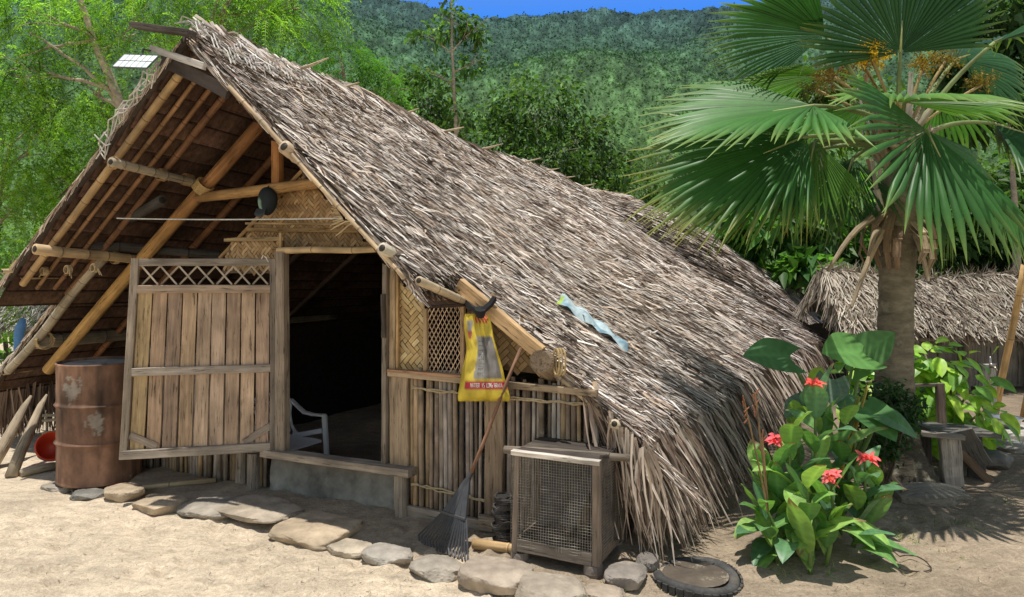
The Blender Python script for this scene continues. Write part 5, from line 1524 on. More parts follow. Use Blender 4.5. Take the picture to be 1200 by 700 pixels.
# ================================================================== HILL
def make_hill():
    us = np.concatenate([np.linspace(-1500, -150, 60, endpoint=False), np.linspace(-150, 1350, 860), np.linspace(1355, 2700, 60)])
    rows = np.linspace(0, 1, 420)
    K = (us - 600) / F
    crest_v = np.interp(us, [-1500, -200, 300, 400, 480, 540, 600, 650, 700, 760, 820, 860, 960, 1200, 2700], [60, -60, -40, -12, 6, 22, 25, 20, 16, 18, 14, 12, 4, -20, 80])
    crest = (314 - crest_v) / F
    Y0, Y1 = 62.0, 330.0
    # visible elevation runs from 0 to crest as the row goes 0..1
    Yr = Y0 + (Y1 - Y0) * rows ** 1.15
    Y = np.repeat(Yr[:, None], len(us), 1); X = K[None, :] * Y
    prof = (Y - Y0 + 2) / (Y1 - Y0)
    prof = prof * (.80 + .20 * prof)
    Z = crest[None, :] * Y1 * prof
    # gullies and spurs, vanishing at the crest line
    spur = 9 * smoothn(X * .02, Y * .012, 21, 1.2) + 5 * smoothn(X * .05, Y * .03, 22, 1.1)
    Z = Z + spur * np.sin(math.pi * np.clip(prof, 0, 1)) ** .8
    # tree crowns
    def crowns(cell, seed, amp, X, Y):
        hr = np.random.default_rng(seed); T = 512
        jx, jy, hh = hr.uniform(0, 1, (T, T)), hr.uniform(0, 1, (T, T)), hr.uniform(.45, 1.1, (T, T))
        gx, gy = X / cell, Y / cell; ix, iy = np.floor(gx).astype(int), np.floor(gy).astype(int)
        best = np.full(X.shape, -9.0); ids = np.zeros(X.shape)
        for a in (-1, 0, 1):
            for b in (-1, 0, 1):
                cx, cy = (ix + a) % T, (iy + b) % T
                d2 = (gx - (ix + a + jx[cx, cy])) ** 2 + (gy - (iy + b + jy[cx, cy])) ** 2
                h = hh[cx, cy] * np.sqrt(np.clip(1 - d2 / .75, 0, 1)) + hh[cx, cy] * .25
                m_ = h > best; best = np.where(m_, h, best); ids = np.where(m_, jx[cx, cy] * .5 + hh[cx, cy] * .5, ids)
        return best * amp, ids
    wx = X + 2 * smoothn(X * .3, Y * .3, 41, 1); wy = Y + 2 * smoothn(X * .3, Y * .3, 42, 1)
    wk = K[None, :] * F + 3.0 * smoothn(X * .06, Y * .06, 41, 1); wl = np.log(Y) / .0052 + 3.0 * smoothn(X * .06, Y * .06, 42, 1)
    h1, id1 = crowns(15.0, 31, 1.0, wk, wl); h2, id2 = crowns(6.5, 32, 1.0, wk, wl); h3, id3 = crowns(2.9, 33, 1.0, wk, wl)
    Z = Z + (h1 * .0060 + h2 * .0036 + h3 * .0018) * Y
    # behind the crest
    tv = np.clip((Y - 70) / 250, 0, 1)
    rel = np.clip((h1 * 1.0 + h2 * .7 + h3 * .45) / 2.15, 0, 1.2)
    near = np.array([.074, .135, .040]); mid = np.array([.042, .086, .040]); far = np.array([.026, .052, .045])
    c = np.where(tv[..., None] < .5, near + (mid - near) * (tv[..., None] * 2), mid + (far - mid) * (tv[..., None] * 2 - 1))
    c = c * (.12 + 1.15 * rel[..., None] ** 1.6) * (.62 + .6 * id1[..., None]) * (.62 + .65 * id2[..., None]) * (.75 + .5 * id3[..., None])  # gaps between crowns darkened: occlusion painted into the colour
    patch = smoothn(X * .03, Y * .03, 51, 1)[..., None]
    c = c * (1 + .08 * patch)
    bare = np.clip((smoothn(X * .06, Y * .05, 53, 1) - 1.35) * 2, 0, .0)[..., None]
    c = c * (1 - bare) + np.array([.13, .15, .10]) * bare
    c = np.maximum(c, 0) * .95 + np.array([.006, .015, .022]) * tv[..., None]  # bluish distance haze painted into the colour
    Lh = np.stack([wk / 10, wl / 10, Y * 0], -1).reshape(-1, 3)
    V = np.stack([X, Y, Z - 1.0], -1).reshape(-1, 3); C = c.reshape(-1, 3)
    nr, nc = X.shape; idx = np.arange(nr * nc).reshape(nr, nc)
    Fc = np.stack([idx[:-1, :-1], idx[:-1, 1:], idx[1:, 1:], idx[1:, :-1]], -1).reshape(-1, 4)
    # leaf masses standing out of the canopy, a far wood that reads as one
    nf = 120000
    ci = np.where((us > -60) & (us < 1260))[0]
    ri = np.searchsorted(np.linspace(0, 1, 420), rng.uniform(.0, 1, nf) ** 1.0).clip(0, 418); cj = rng.choice(ci, nf)
    P = np.stack([X[ri, cj], Y[ri, cj], Z[ri, cj] - 1.0], -1); yy = P[:, 1]
    P = P + rng.normal(0, 1, (nf, 3)) * np.array([.0012, .001, .0012]) * yy[:, None]
    cc = c[ri, cj]; lum = rng.uniform(.76, 1.2, nf)
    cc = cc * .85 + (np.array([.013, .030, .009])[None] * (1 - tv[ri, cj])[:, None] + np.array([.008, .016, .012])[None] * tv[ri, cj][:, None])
    cc = cc * lum[:, None]; cc = cc + np.array([.006, .015, .022]) * tv[ri, cj][:, None]  # same painted haze on the leaf masses
    D_ = randdir(nf) + np.array([0, -.4, .1])
    k_ = rng.uniform(.6, 1.5, nf) * (1 - .25 * tv[ri, cj])
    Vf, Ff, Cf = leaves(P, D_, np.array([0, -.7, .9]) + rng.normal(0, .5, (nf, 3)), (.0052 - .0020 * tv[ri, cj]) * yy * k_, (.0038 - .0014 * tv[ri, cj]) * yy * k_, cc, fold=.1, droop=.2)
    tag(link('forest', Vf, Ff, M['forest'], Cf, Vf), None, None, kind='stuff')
    # back face of the ridge
    back = np.stack([X[-1] * 1.4, Y[-1] * 1.4, np.full(nc, -5.0)], -1)
    V = np.vstack([V, back]); Lh = np.vstack([Lh, back]); C = np.vstack([C, np.tile(far * .5, (nc, 1))])
    b0 = nr * nc; i = np.arange(nc - 1)
    Fc = np.vstack([Fc, np.stack([idx[-1, :-1], idx[-1, 1:], b0 + i + 1, b0 + i], -1)])
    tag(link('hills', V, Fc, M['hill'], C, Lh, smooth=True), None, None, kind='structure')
make_hill()

# ================================================================== TREES
def curve(p0, p1, sagv, n=8):
    p0, p1 = Vector(p0), Vector(p1)
    return [p0.lerp(p1, i / n) + Vector(sagv) * math.sin(math.pi * i / n) for i in range(n + 1)]
def limb(m, p0, p1, r0, r1, col, wob=.08, n=8):
    Ln = (Vector(p1) - Vector(p0)).length
    off = Vector((random.uniform(-1, 1), random.uniform(-1, 1), random.uniform(.0, 1))) * wob * Ln
    pts = curve(p0, p1, off, n)
    pts = [p + Vector((random.uniform(-1, 1), random.uniform(-1, 1), random.uniform(-1, 1))) * .012 * Ln for p in pts]
    pts[0] = Vector(p0)
    m.tube(pts, [r0 + (r1 - r0) * i / n for i in range(n + 1)], col, n=7)
    return pts
def tree(name, label, trunk_pts, r0, clumps, kind, cols, group=None, leaf=(.08, .045), bark=(.34, .28, .22), per=700, extra_limbs=(), sub=14, dens=1.0, cat='tree'):
    """clumps: (centre Vector, rx, ry, rz, n). kind: broad or feather"""
    base = Vector(trunk_pts[0])
    t = thing(name, label, cat, tuple(base), group)
    m = MB(); n = len(trunk_pts)
    fine = []
    for i in range(n - 1):
        for q in (0, .25, .5, .75): fine.append(Vector(trunk_pts[i]).lerp(Vector(trunk_pts[i + 1]), q))
    fine.append(Vector(trunk_pts[-1]))
    fine = [p + Vector((random.uniform(-1, 1), random.uniform(-1, 1), 0)) * r0 * .3 for p in fine]
    nf = len(fine)
    m.tube(fine, [r0 * (1.25 if i == 0 else 1) * (1 - .8 * i / (nf - 1)) for i in range(nf)], bark, n=9)
    tips = []
    for (c, rx, ry, rz, nn) in clumps:
        # nearest trunk point that lies below the clump
        cand = sorted(range(1, nf), key=lambda i: (fine[i] - c).length + max(0, fine[i].z - c.z + .2) * 3)
        i = cand[0]
        rr = r0 * (1 - .8 * i / (nf - 1)) * .6
        pts = limb(m, fine[i], c, max(rr, .012), max(rr * .35, .008), bark)
        for k in range(5):
            a = random.choice(pts[3:])
            e = c + Vector((random.uniform(-1, 1) * rx, random.uniform(-1, 1) * ry, random.uniform(-.6, 1) * rz)) * .85
            limb(m, a, e, max(rr * .35, .007), .004, bark, .1, 5)
    for (a, b_, ra, rb) in extra_limbs: limb(m, a, b_, ra, rb, bark, .05, 10)
    m.build('trunk', M['bark'], t, smooth=True)
    npc = NP()
    for (c, rx, ry, rz, nn) in clumps:
        nn = int(nn * dens * (1.2 if kind == 'feather' else 1.3)); cc = np.array(c)
        ns = max(4, int(sub))
        sc = randdir(ns) * (rng.uniform(.15, 1, (ns, 1)) ** .5) * np.array([rx, ry, rz]) + cc
        sb = rng.uniform(.42, 1.28, ns) * (1 + .35 * (sc[:, 2] - cc[2]) / max(rz, .01))  # clump brightness: crown shading put into the leaf colour, tops lighter
        if kind == 'broad':
            w = rng.integers(0, ns, nn)
            rad = .34 * np.array([rx, ry, rz])
            P = sc[w] + rng.normal(0, 1, (nn, 3)) * rad * .62
            out = nrm(P - cc); D = nrm(out + rng.normal(0, .7, (nn, 3)) + np.array([0, 0, -.35]))
            Nn = nrm(np.array([0, 0, 1.0]) + rng.normal(0, .55, (nn, 3)))
            k = rng.uniform(.65, 1.25, nn)
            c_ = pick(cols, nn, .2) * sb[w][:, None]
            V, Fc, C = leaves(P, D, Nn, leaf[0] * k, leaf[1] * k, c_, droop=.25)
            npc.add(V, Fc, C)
        else:
            w = rng.integers(0, ns, nn)       # fronds
            P = sc[w] + rng.normal(0, 1, (nn, 3)) * .34 * np.array([rx, ry, rz]) * .6
            out = nrm(P - cc) * np.array([1, 1, .3]); D = nrm(out + rng.normal(0, .55, (nn, 3)) + np.array([0, 0, -.25]))
            Lf = rng.uniform(.18, .36, nn) * leaf[0] / .05
            dr = rng.uniform(.3, .9, nn) * Lf
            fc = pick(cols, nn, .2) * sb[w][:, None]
            S = nrm(np.cross(D, np.array([0, 0, 1.0]) + rng.normal(0, .3, (nn, 3))))
            npair = 8
            for j in range(npair):
                tt = .15 + .85 * j / (npair - 1)
                Q = P + D * (Lf * tt)[:, None]; Q[:, 2] -= dr * tt * tt
                for sg in (-1, 1):
                    dd = nrm(S * sg + D * .45 + rng.normal(0, .15, (nn, 3)) + np.array([0, 0, -.25]))
                    ll = leaf[0] * (1 - .35 * abs(tt - .5)) * rng.uniform(.8, 1.15, nn)
                    V, Fc, C = leaves(Q, dd, np.tile(np.array([0, 0, 1.0]), (nn, 1)) + rng.normal(0, .3, (nn, 3)), ll, leaf[1] * np.ones(nn), fc, fold=.1, droop=.15)
                    npc.add(V, Fc, C)
            # thin rachises
            V, Fc, C, L = ribbons(P, D, np.tile(np.array([0, 0, 1.0]), (nn, 1)), Lf, np.full(nn, .006), fc * .8, 2, droop=dr)
            V = V.reshape(-1, 3)
            tri = np.vstack([Fc[:, [0, 1, 2]], Fc[:, [0, 2, 3]]])
            npc.add(V, tri, C)
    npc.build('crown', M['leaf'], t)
    return t

def CL(u, v, d, ru, rv_, n, depth=1.0):
    c = px(u, v, d); return (c, ru / F * d, ru / F * d * depth, rv_ / F * d, n)

GB = [(.20, .37, .04), (.15, .31, .035), (.27, .45, .05), (.10, .22, .03)]       # bright feathery green
GM = [(.075, .17, .035), (.055, .13, .03), (.11, .21, .04), (.04, .095, .024)]
GD = [(.045, .10, .030), (.032, .075, .024), (.065, .13, .035), (.09, .17, .04)]
# feathery trees behind the hut, left
tree('feathery_tree', 'tall feathery tree with leaning bare limb behind the left slope of the roof',
     [px(212, 420, 9.3), px(190, 280, 9.3), px(145, 130, 9.2), px(108, 40, 9.1), px(70, -60, 9.0)], .10,
     [CL(60, 20, 9.2, 62, 45, 190), CL(160, 40, 9.6, 55, 40, 170), CL(110, 110, 9.5, 50, 38, 120), CL(20, 90, 9.2, 45, 42, 150), CL(200, -15, 9.6, 70, 35, 170), CL(60, -45, 9, 90, 40, 160), CL(150, 165, 10, 40, 40, 90)],
     'feather', GB, 'feathery trees behind the hut', leaf=(.06, .019), extra_limbs=[(px(140, 115, 9.2), px(35, 38, 9.0), .03, .012), (px(112, 48, 9.1), px(20, 70, 9.2), .022, .01), (px(150, 140, 9.2), px(90, 75, 9.3), .022, .01)], sub=12)
tree('feathery_tree', 'bushy yellow green feathery tree at the left picture edge',
     [px(-20, 460, 9.8), px(-12, 300, 9.8), px(10, 170, 9.7)], .08,
     [CL(35, 180, 9.6, 55, 45, 190), CL(15, 245, 9.4, 48, 42, 190), CL(95, 205, 10.0, 40, 45, 150), CL(-40, 150, 9.6, 60, 60, 130), CL(25, 320, 9.8, 38, 35, 110), CL(60, 130, 10.2, 50, 35, 110)],
     'feather', [(.24, .42, .035), (.18, .35, .03), (.30, .47, .05), (.11, .24, .025)], 'feathery trees behind the hut', leaf=(.055, .021), sub=12)
tree('feathery_tree', 'feathery tree with drooping curtains of leaves behind the roof peak',
     [px(235, 420, 10.2), px(232, 120, 10.2), px(262, 20, 10.2), px(285, -60, 10.1)], .09,
     [CL(300, 30, 10.2, 60, 45, 210), CL(350, 10, 10.4, 48, 40, 170), CL(250, -10, 10.4, 50, 40, 130), CL(305, 80, 10.8, 36, 24, 90), CL(330, -40, 10.4, 70, 35, 110), CL(215, 45, 10.8, 32, 30, 80)],
     'feather', GB, 'feathery trees behind the hut', leaf=(.06, .017), extra_limbs=[(px(236, 70, 10.2), px(270, -30, 10), .03, .012), (px(258, 40, 10.2), px(275, -5, 10.1), .025, .01)], sub=12)
tree('feathery_tree', 'lower feathery tree with a hanging crown just above the middle of the ridge',
     [px(400, 420, 11.2), px(396, 230, 11.2), px(405, 130, 11.2), px(400, 70, 11.2)], .07,
     [CL(400, 85, 11.2, 45, 28, 170), CL(450, 105, 11.4, 38, 28, 140), CL(372, 110, 11.6, 32, 26, 100), CL(425, 140, 11.8, 40, 22, 110)],
     'feather', [(.07, .19, .022), (.055, .15, .02), (.10, .23, .03)], 'feathery trees behind the hut', leaf=(.065, .018), sub=10)
# small broadleaf trees behind the ridge
tree('slender_tree', 'slim young tree with sparse leaves rising above the ridge against the hill',
     [px(536, 430, 12.4), px(536, 260, 12.4), px(533, 130, 12.3), px(530, 40, 12.3), px(529, -5, 12.3)], .05,
     [CL(530, 20, 12.3, 26, 22, 90), CL(505, 45, 12.3, 24, 16, 60), CL(560, 35, 12.3, 22, 14, 55), CL(515, 90, 12.4, 28, 16, 60), CL(555, 75, 12.4, 18, 14, 40), CL(540, 130, 12.4, 26, 20, 60)],
     'broad', GM + [(.15, .25, .05)], None, leaf=(.115, .058), sub=9, dens=1.7)
tree('broadleaf_tree', 'round dark broadleaf tree with bright tips beyond the middle of the ridge',
     [px(640, 430, 14.5), px(640, 290, 14.5), px(636, 190, 14.4)], .10,
     [CL(630, 125, 14.4, 52, 34, 620), CL(590, 165, 14.2, 42, 36, 480), CL(680, 165, 14.6, 46, 34, 520), CL(640, 195, 14.0, 60, 30, 560), CL(570, 205, 14, 40, 26, 320), CL(715, 200, 15, 36, 28, 360), CL(650, 230, 14.4, 70, 24, 420)],
     'broad', GD + [(.10, .19, .035)], 'broadleaf trees behind the ridge', leaf=(.125, .062), sub=20, dens=1.7)
tree('broadleaf_tree', 'dark broadleaf tree between the hanging crown and the slim tree',
     [px(492, 420, 13.4), px(492, 250, 13.4), px(495, 150, 13.4)], .08,
     [CL(495, 120, 13.4, 38, 36, 420), CL(470, 165, 13.6, 36, 26, 330), CL(525, 170, 13.2, 36, 30, 380), CL(555, 200, 13.4, 34, 24, 260), CL(445, 135, 13.8, 30, 22, 200)],
     'broad', GD + [(.08, .15, .03)], 'broadleaf trees behind the ridge', leaf=(.125, .06), sub=16, dens=1.6)
tree('broadleaf_tree', 'low pale green bush-like tree where the ridge meets the palm leaves',
     [px(745, 440, 17), px(745, 320, 17), px(745, 250, 17)], .09,
     [CL(740, 225, 17, 40, 28, 420), CL(790, 240, 17.5, 40, 30, 380), CL(715, 225, 17.5, 30, 18, 220), CL(770, 190, 18.5, 36, 24, 250)],
     'broad', [(.09, .16, .05), (.07, .13, .04), (.11, .18, .06)], 'broadleaf trees behind the ridge', leaf=(.125, .06), sub=16, dens=1.6)
# dark wall of trees right of the hut
tree('broadleaf_tree', 'shadowy big leaved tree between roof end and palm trunk',
     [px(930, 450, 13), px(935, 350, 13), px(935, 280, 13)], .10,
     [CL(900, 275, 12.6, 42, 30, 260), CL(950, 265, 12.8, 44, 34, 280), CL(935, 325, 12.2, 40, 26, 220), CL(985, 300, 13.2, 40, 34, 260), CL(880, 240, 13.6, 40, 26, 200), CL(1000, 235, 13.6, 46, 34, 240)],
     'broad', [(.09, .21, .05), (.12, .27, .06), (.05, .13, .035), (.16, .33, .07)], 'trees beyond the shed', leaf=(.34, .15), sub=14)
tree('broadleaf_tree', 'dense dark tree standing behind the shed right of the palm trunk',
     [px(1120, 450, 13.4), px(1120, 350, 13.4), px(1115, 280, 13.4)], .11,
     [CL(1090, 290, 12.8, 40, 30, 520), CL(1140, 270, 13, 46, 38, 620), CL(1185, 290, 12.6, 36, 34, 520), CL(1120, 220, 13.6, 60, 40, 560), CL(1040, 270, 13.4, 36, 32, 380), CL(1180, 220, 13.6, 50, 40, 460)],
     'broad', GD + [(.05, .12, .03)], 'trees beyond the shed', leaf=(.19, .09), sub=18)
tree('broadleaf_tree', 'tall pale leaved tree at the right edge above the palm crown',
     [px(1195, 450, 11.5), px(1190, 280, 11.5), px(1182, 120, 11.4)], .09,
     [CL(1165, 30, 11.2, 46, 36, 380), CL(1205, 60, 11.2, 50, 40, 360), CL(1150, 85, 11.6, 40, 30, 300), CL(1190, 130, 11.6, 44, 36, 320), CL(1190, -20, 11.2, 60, 30, 260), CL(1135, 140, 12, 36, 30, 240)],
     'broad', [(.06, .13, .05), (.085, .16, .06), (.045, .10, .035)], 'trees beyond the shed', leaf=(.22, .11), sub=14)
tree('broadleaf_tree', 'sunlit yellow green tree glimpsed through the palm crown',
     [px(960, 450, 15), px(960, 250, 15), px(965, 140, 15)], .09,
     [CL(950, 105, 15, 50, 26, 300), CL(990, 120, 15, 46, 30, 300), CL(910, 130, 15.5, 36, 24, 200), CL(1040, 130, 15.5, 40, 30, 240), CL(960, 175, 15.5, 60, 34, 360)],
     'broad', [(.12, .22, .03), (.09, .18, .03), (.06, .13, .03)], 'trees beyond the shed', leaf=(.2, .1), sub=14)
# a broad dark hedge line far behind, so no bare ground shows under the trees
def hedge(name, label, u0, u1, d, vtop, n, cols, leafs):
    a = px(u0, 330, d); t = thing(name, label, 'hedge', (a.x, d, 0))
    npc = NP(); ns = 60
    cu = rng.uniform(u0, u1, ns); cx = (cu - 600) / F * d; ztop = CAMZ + (314 - vtop) / F * d
    cz = rng.uniform(.1, .9, ns) * ztop; cy = d + rng.uniform(-.5, .5, ns)
    w = rng.integers(0, ns, n); P = np.stack([cx, cy, cz], -1)[w] + rng.normal(0, 1, (n, 3)) * np.array([.5, .35, .4])
    P[:, 2] = np.abs(P[:, 2])
    c = pick(cols, n, .25) * rng.uniform(.6, 1.5, ns)[w][:, None]
    V, Fc, C = leaves(P, randdir(n) + np.array([0, -.5, -.3]), np.array([0, -.3, 1]) + rng.normal(0, .5, (n, 3)), leafs[0] * rng.uniform(.6, 1.3, n), leafs[1] * rng.uniform(.6, 1.3, n), c)
    npc.add(V, Fc, C); npc.build('foliage', M['leaf'], t)
    m = MB()
    for k in range(14):
        x = (u0 + (u1 - u0) * (k + .5) / 14 - 600) / F * d; m.tube([Vector((x, d, -.05)), Vector((x + random.uniform(-.2, .2), d + .1, ztop * .5)), Vector((x + random.uniform(-.4, .4), d, ztop * .9))], [.04, .03, .01], (.15, .12, .09), n=6)
    m.build('stems', M['bark'], t)
hedge('hedge', 'dark tangled undergrowth behind the thatched shed at the right', 860, 1300, 16, 250, 5200, GD, (.24, .12))
hedge('hedge', 'bright undergrowth seen past the left eave of the hut', -120, 120, 13, 290, 3600, [(.11, .23, .03), (.08, .18, .025), (.05, .12, .02)], (.15, .07))

# ================================================================== FAN PALM
def fan_leaf(hub, axis, normal, Rr, spread, droop, nseg=40, col=(.055, .135, .045), split=.68, curl=.0, tipcol=(.30, .32, .10), seed=0, cup=.22, side=.0):
    """pleated costapalmate blade; returns V, F, C"""
    rs = np.random.default_rng(seed)
    A = Vector(axis).normalized(); Nn = Vector(normal); Nn = (Nn - A * Nn.dot(A)).normalized(); S = A.cross(Nn)
    A, Nn, S = np.array(A), np.array(Nn), np.array(S); hub = np.array(hub)
    tt = np.array([.03, .18, .34, .48, .60, .72, .83, .92, 1.0]); nt = len(tt)
    V = []; Fc = []; C = []
    half = spread / 2; dth = spread / nseg
    for k in range(nseg):
        th = -half + dth * (k + .5) + rs.normal(0, .006)
        Lk = Rr * (1 - .30 * (abs(th) / half) ** 2.2) * rs.uniform(.94, 1.05)
        sp = split * rs.uniform(.92, 1.08)
        tw = rs.normal(0, .10); kb = rs.uniform(.85, 1.15)
        dr = droop * rs.uniform(.7, 1.35); snap = rs.random() < .10
        rows = []
        for j, t in enumerate(tt):
            r = Lk * t
            hw = r * math.tan(dth / 2) if t <= sp else (Lk * sp) * math.tan(dth / 2) * max(.03, 1 - ((t - sp) / (1 - sp)) ** 1.15)
            fold = hw * (1.0 if t < sp else .9)
            thj = th + (tw * (t - sp) if t > sp else 0)
            for (e, hgt) in ((-1, -1), (0, 1), (1, -1)):
                ang = thj
                dirv = A * math.cos(ang) + S * math.sin(ang); side = -A * math.sin(ang) + S * math.cos(ang)
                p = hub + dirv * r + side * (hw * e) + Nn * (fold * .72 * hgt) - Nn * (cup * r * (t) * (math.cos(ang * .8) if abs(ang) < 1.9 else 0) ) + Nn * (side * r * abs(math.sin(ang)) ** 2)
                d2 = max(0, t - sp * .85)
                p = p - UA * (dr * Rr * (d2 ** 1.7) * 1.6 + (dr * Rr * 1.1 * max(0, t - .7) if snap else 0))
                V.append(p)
                cm = np.array(col) * kb * (1.18 if e == 0 else .84) * (.72 + .62 * t)  # dark base to bright tips: light contrast painted along the blade
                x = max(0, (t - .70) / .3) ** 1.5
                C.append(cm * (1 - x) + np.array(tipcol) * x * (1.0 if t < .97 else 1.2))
        b = k * nt * 3
        for j in range(nt - 1):
            for e in (0, 1):
                a = b + j * 3 + e; Fc.append((a, a + 1, a + 4, a + 3))
    return np.array(V), np.array(Fc), np.array(C)
PD = 5.53
palm = thing('fan_palm', 'stout fan palm with huge pleated leaves towering over the canna lilies', 'palm tree', tuple(gp(1055, 565)))
m = MB()
tp_ = []; rr_ = []; cc_ = []
for v, r, du in ((575, .30, 2), (560, .27, 0), (540, .215, -2), (520, .175, -3), (500, .155, -3), (470, .145, -4), (440, .135, -4), (400, .127, -3), (360, .122, -2), (320, .125, -1), (290, .135, 0), (265, .15, 2), (240, .16, 4), (200, .13, 6), (160, .09, 6), (120, .05, 6)):
    p = px(1052 + du, v, PD); tp_.append(p); rr_.append(r)
fine = []; fr_ = []
for i in range(len(tp_) - 1):
    for q in np.linspace(0, 1, 7)[:-1]:
        fine.append(tp_[i].lerp(tp_[i + 1], q)); fr_.append((rr_[i] + (rr_[i + 1] - rr_[i]) * q) * (1 + .025 * math.sin(len(fr_) * 2.1) + random.uniform(-.015, .015)))
for p in fine:
    k = random.uniform(.8, 1.15); low = 1 if p.z > .75 else .38 + .62 * max(0, (p.z - .45) / .3)
    cc_.append((.175 * k * low, .150 * k * low, .108 * k * low))
m.tube(fine, fr_, (.2, .17, .13), n=22, cols=cc_)
m.build('trunk', M['palmbark'], palm, smooth=True)
C0 = px(1058, 165, PD)
G1 = (.042, .130, .033); G2 = (.058, .160, .038); G3 = (.030, .092, .032); G4 = (.095, .215, .045)
PLV = [   # hub px, depth, axis(px du, dv, ddepth), normal, R, spread, droop, colour, cup, side lift
    ((1055, 62), 5.35, (0, -1, -.12), (0, -1, .25), .90, 3.3, .06, G3, .05, .1),
    ((967, 41), 5.5, (-1, -.22, -.1), (-.1, .30, .95), .92, 2.2, .16, G3, .06, .1),
    ((953, 124), 4.95, (-1, .17, -.20), (.05, -.30, .95), 1.20, 2.5, .13, G2, .06, -.05),
    ((945, 160), 5.0, (-1, .40, -.06), (-.28, -.60, .76), 1.28, 1.8, .12, G1, .06, 0),
    ((955, 165), 5.3, (-.30, 1, -.2), (-.3, -.85, .4), .66, 1.7, .15, G4, .08, .1),
    ((1086, 153), 4.75, (.04, .62, -.42), (.0, -.90, .50), .92, 3.7, .18, G1, .06, .0),
    ((1060, 120), 5.15, (.12, .10, -1), (0, -.10, 1), .80, 3.5, .16, G4, .06, -.16),
    ((962, 88), 5.9, (-1, -.05, .2), (0, .1, 1), .72, 2.3, .25, G4, .12, .1),
    ((1165, 50), 5.4, (1, -.45, -.1), (.2, .2, .95), 1.0, 2.6, .25, G3, .1, .1),
    ((1165, 145), 5.6, (1, .35, -.1), (.3, -.6, .8), 1.15, 2.6, .30, G3, .12, -.1),
    ((1140, 190), 5.3, (.75, 1, -.2), (.6, -.6, .5), .80, 2.2, .30, G2, .12, 0),
    ((960, 175), 5.6, (-1, .36, .10), (-.3, -.50, .82), 1.36, 1.7, .14, G3, .08, 0),
    ((1020, 120), 6.2, (-.5, .1, 1), (0, 0, 1), .9, 2.8, .35, G2, .15, 0),
    ((1100, 120), 6.3, (.7, .2, 1), (0, .1, 1), .9, 2.8, .35, G2, .15, 0),
    ((1120, 70), 5.9, (.9, -.35, .5), (.2, -.5, .8), .85, 2.6, .25, G3, .1, 0),
    ((1000, 185), 5.6, (-.35, 1, .1), (-.5, -.75, .3), .66, 1.8, .25, G3, .08, .1),
    ((1105, 205), 5.75, (.35, 1, .25), (.4, -.7, .5), .66, 1.8, .25, G3, .08, .1),
    ((938, 178), 5.3, (-1, .72, 0), (-.5, -.55, .65), 1.0, 1.6, .16, G2, .06, 0),
]
def pdir(a):    # photo-style direction to world
    return Vector((a[0], a[2], -a[1]))
for k, (hp, d, ax_, nv, Rr, spd, drp, colr, cup, sdl) in enumerate(PLV):
    hub = px(hp[0], hp[1], d)
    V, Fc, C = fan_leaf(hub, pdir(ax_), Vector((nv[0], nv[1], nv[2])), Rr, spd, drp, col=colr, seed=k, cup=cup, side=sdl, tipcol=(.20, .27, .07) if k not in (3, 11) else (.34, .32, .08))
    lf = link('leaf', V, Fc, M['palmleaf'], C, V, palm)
    m = MB(); s0 = C0 + Vector((random.uniform(-.08, .08), random.uniform(-.08, .05), random.uniform(-.25, .05)))
    pts = curve(s0, hub, UP * .06, 8); m.tube(pts, [.024 - .0014 * i for i in range(9)], (.23, .28, .12), n=7, cols=[(.30, .26, .17)] * 3 + [(.17, .22, .08)] * 6)
    A_ = pdir(ax_).normalized(); m.tube([hub, hub + A_ * Rr * .25], [.012, .004], (.30, .33, .14), n=6)
    m.build('petiole', M['bamboo'], palm, smooth=True)
# old leaf bases around the crown, pale and split
for k in range(26):
    a = random.uniform(0, 2 * math.pi); h = random.uniform(-.55, .1)
    b0 = px(1054, 265, PD) + Vector((math.cos(a) * .13, math.sin(a) * .13, .55 + h))
    out = Vector((math.cos(a), math.sin(a), 0))
    Lk = random.uniform(.22, .5)
    m = MB(); e = b0 + out * Lk * random.uniform(.15, .45) + UP * Lk
    cb = vary(random.choice([(.40, .335, .26), (.46, .42, .36), (.33, .24, .15)]), .15)
    m.beam(b0, b0.lerp(e, .55) + out * .02, .055, .018, cb, up=out, seg=3); m.beam(b0.lerp(e, .5) + out * .018, e, .03, .014, cb, up=out, seg=3)
    m.build('leaf_base', M['wood'], palm)
# brown skirt hanging below the crown
for k in range(16):
    a = -math.pi / 2 + random.uniform(-2.0, 2.0); b0 = px(1052, 262, PD) + Vector((math.cos(a) * .14, math.sin(a) * .14, random.uniform(-.05, .12)))
    out = Vector((math.cos(a), math.sin(a), 0)); Lk = random.uniform(.18, .42)
    m = MB(); P = [b0, b0 + out * .09 - UP * Lk * .3, b0 + out * .12 - UP * Lk * .7, b0 + out * .07 - UP * Lk]
    cb = vary(random.choice([(.27, .19, .125), (.34, .27, .19), (.2, .135, .085)]), .2)
    for i in range(3): m.beam(P[i], P[i + 1] + (P[i + 1] - P[i]) * .1, .07 * (1 - i * .25), .012, cb, up=out, seg=2, jit=.1)
    m.build('dead_leaf_base', M['wood'], palm)
for (u0, v0, u1, v1) in ((1022, 255, 970, 318), (1040, 262, 998, 360), (1030, 270, 1018, 300), (1070, 270, 1088, 330)):
    m = MB(); a, b_ = px(u0, v0, PD - .12), px(u1, v1, PD - .25); m.tube(curve(a, b_, UP * .05, 6), [.026, .024, .022, .02, .018, .014, .01], (.30, .24, .17), n=7); m.build('dead_petiole', M['wood'], palm)
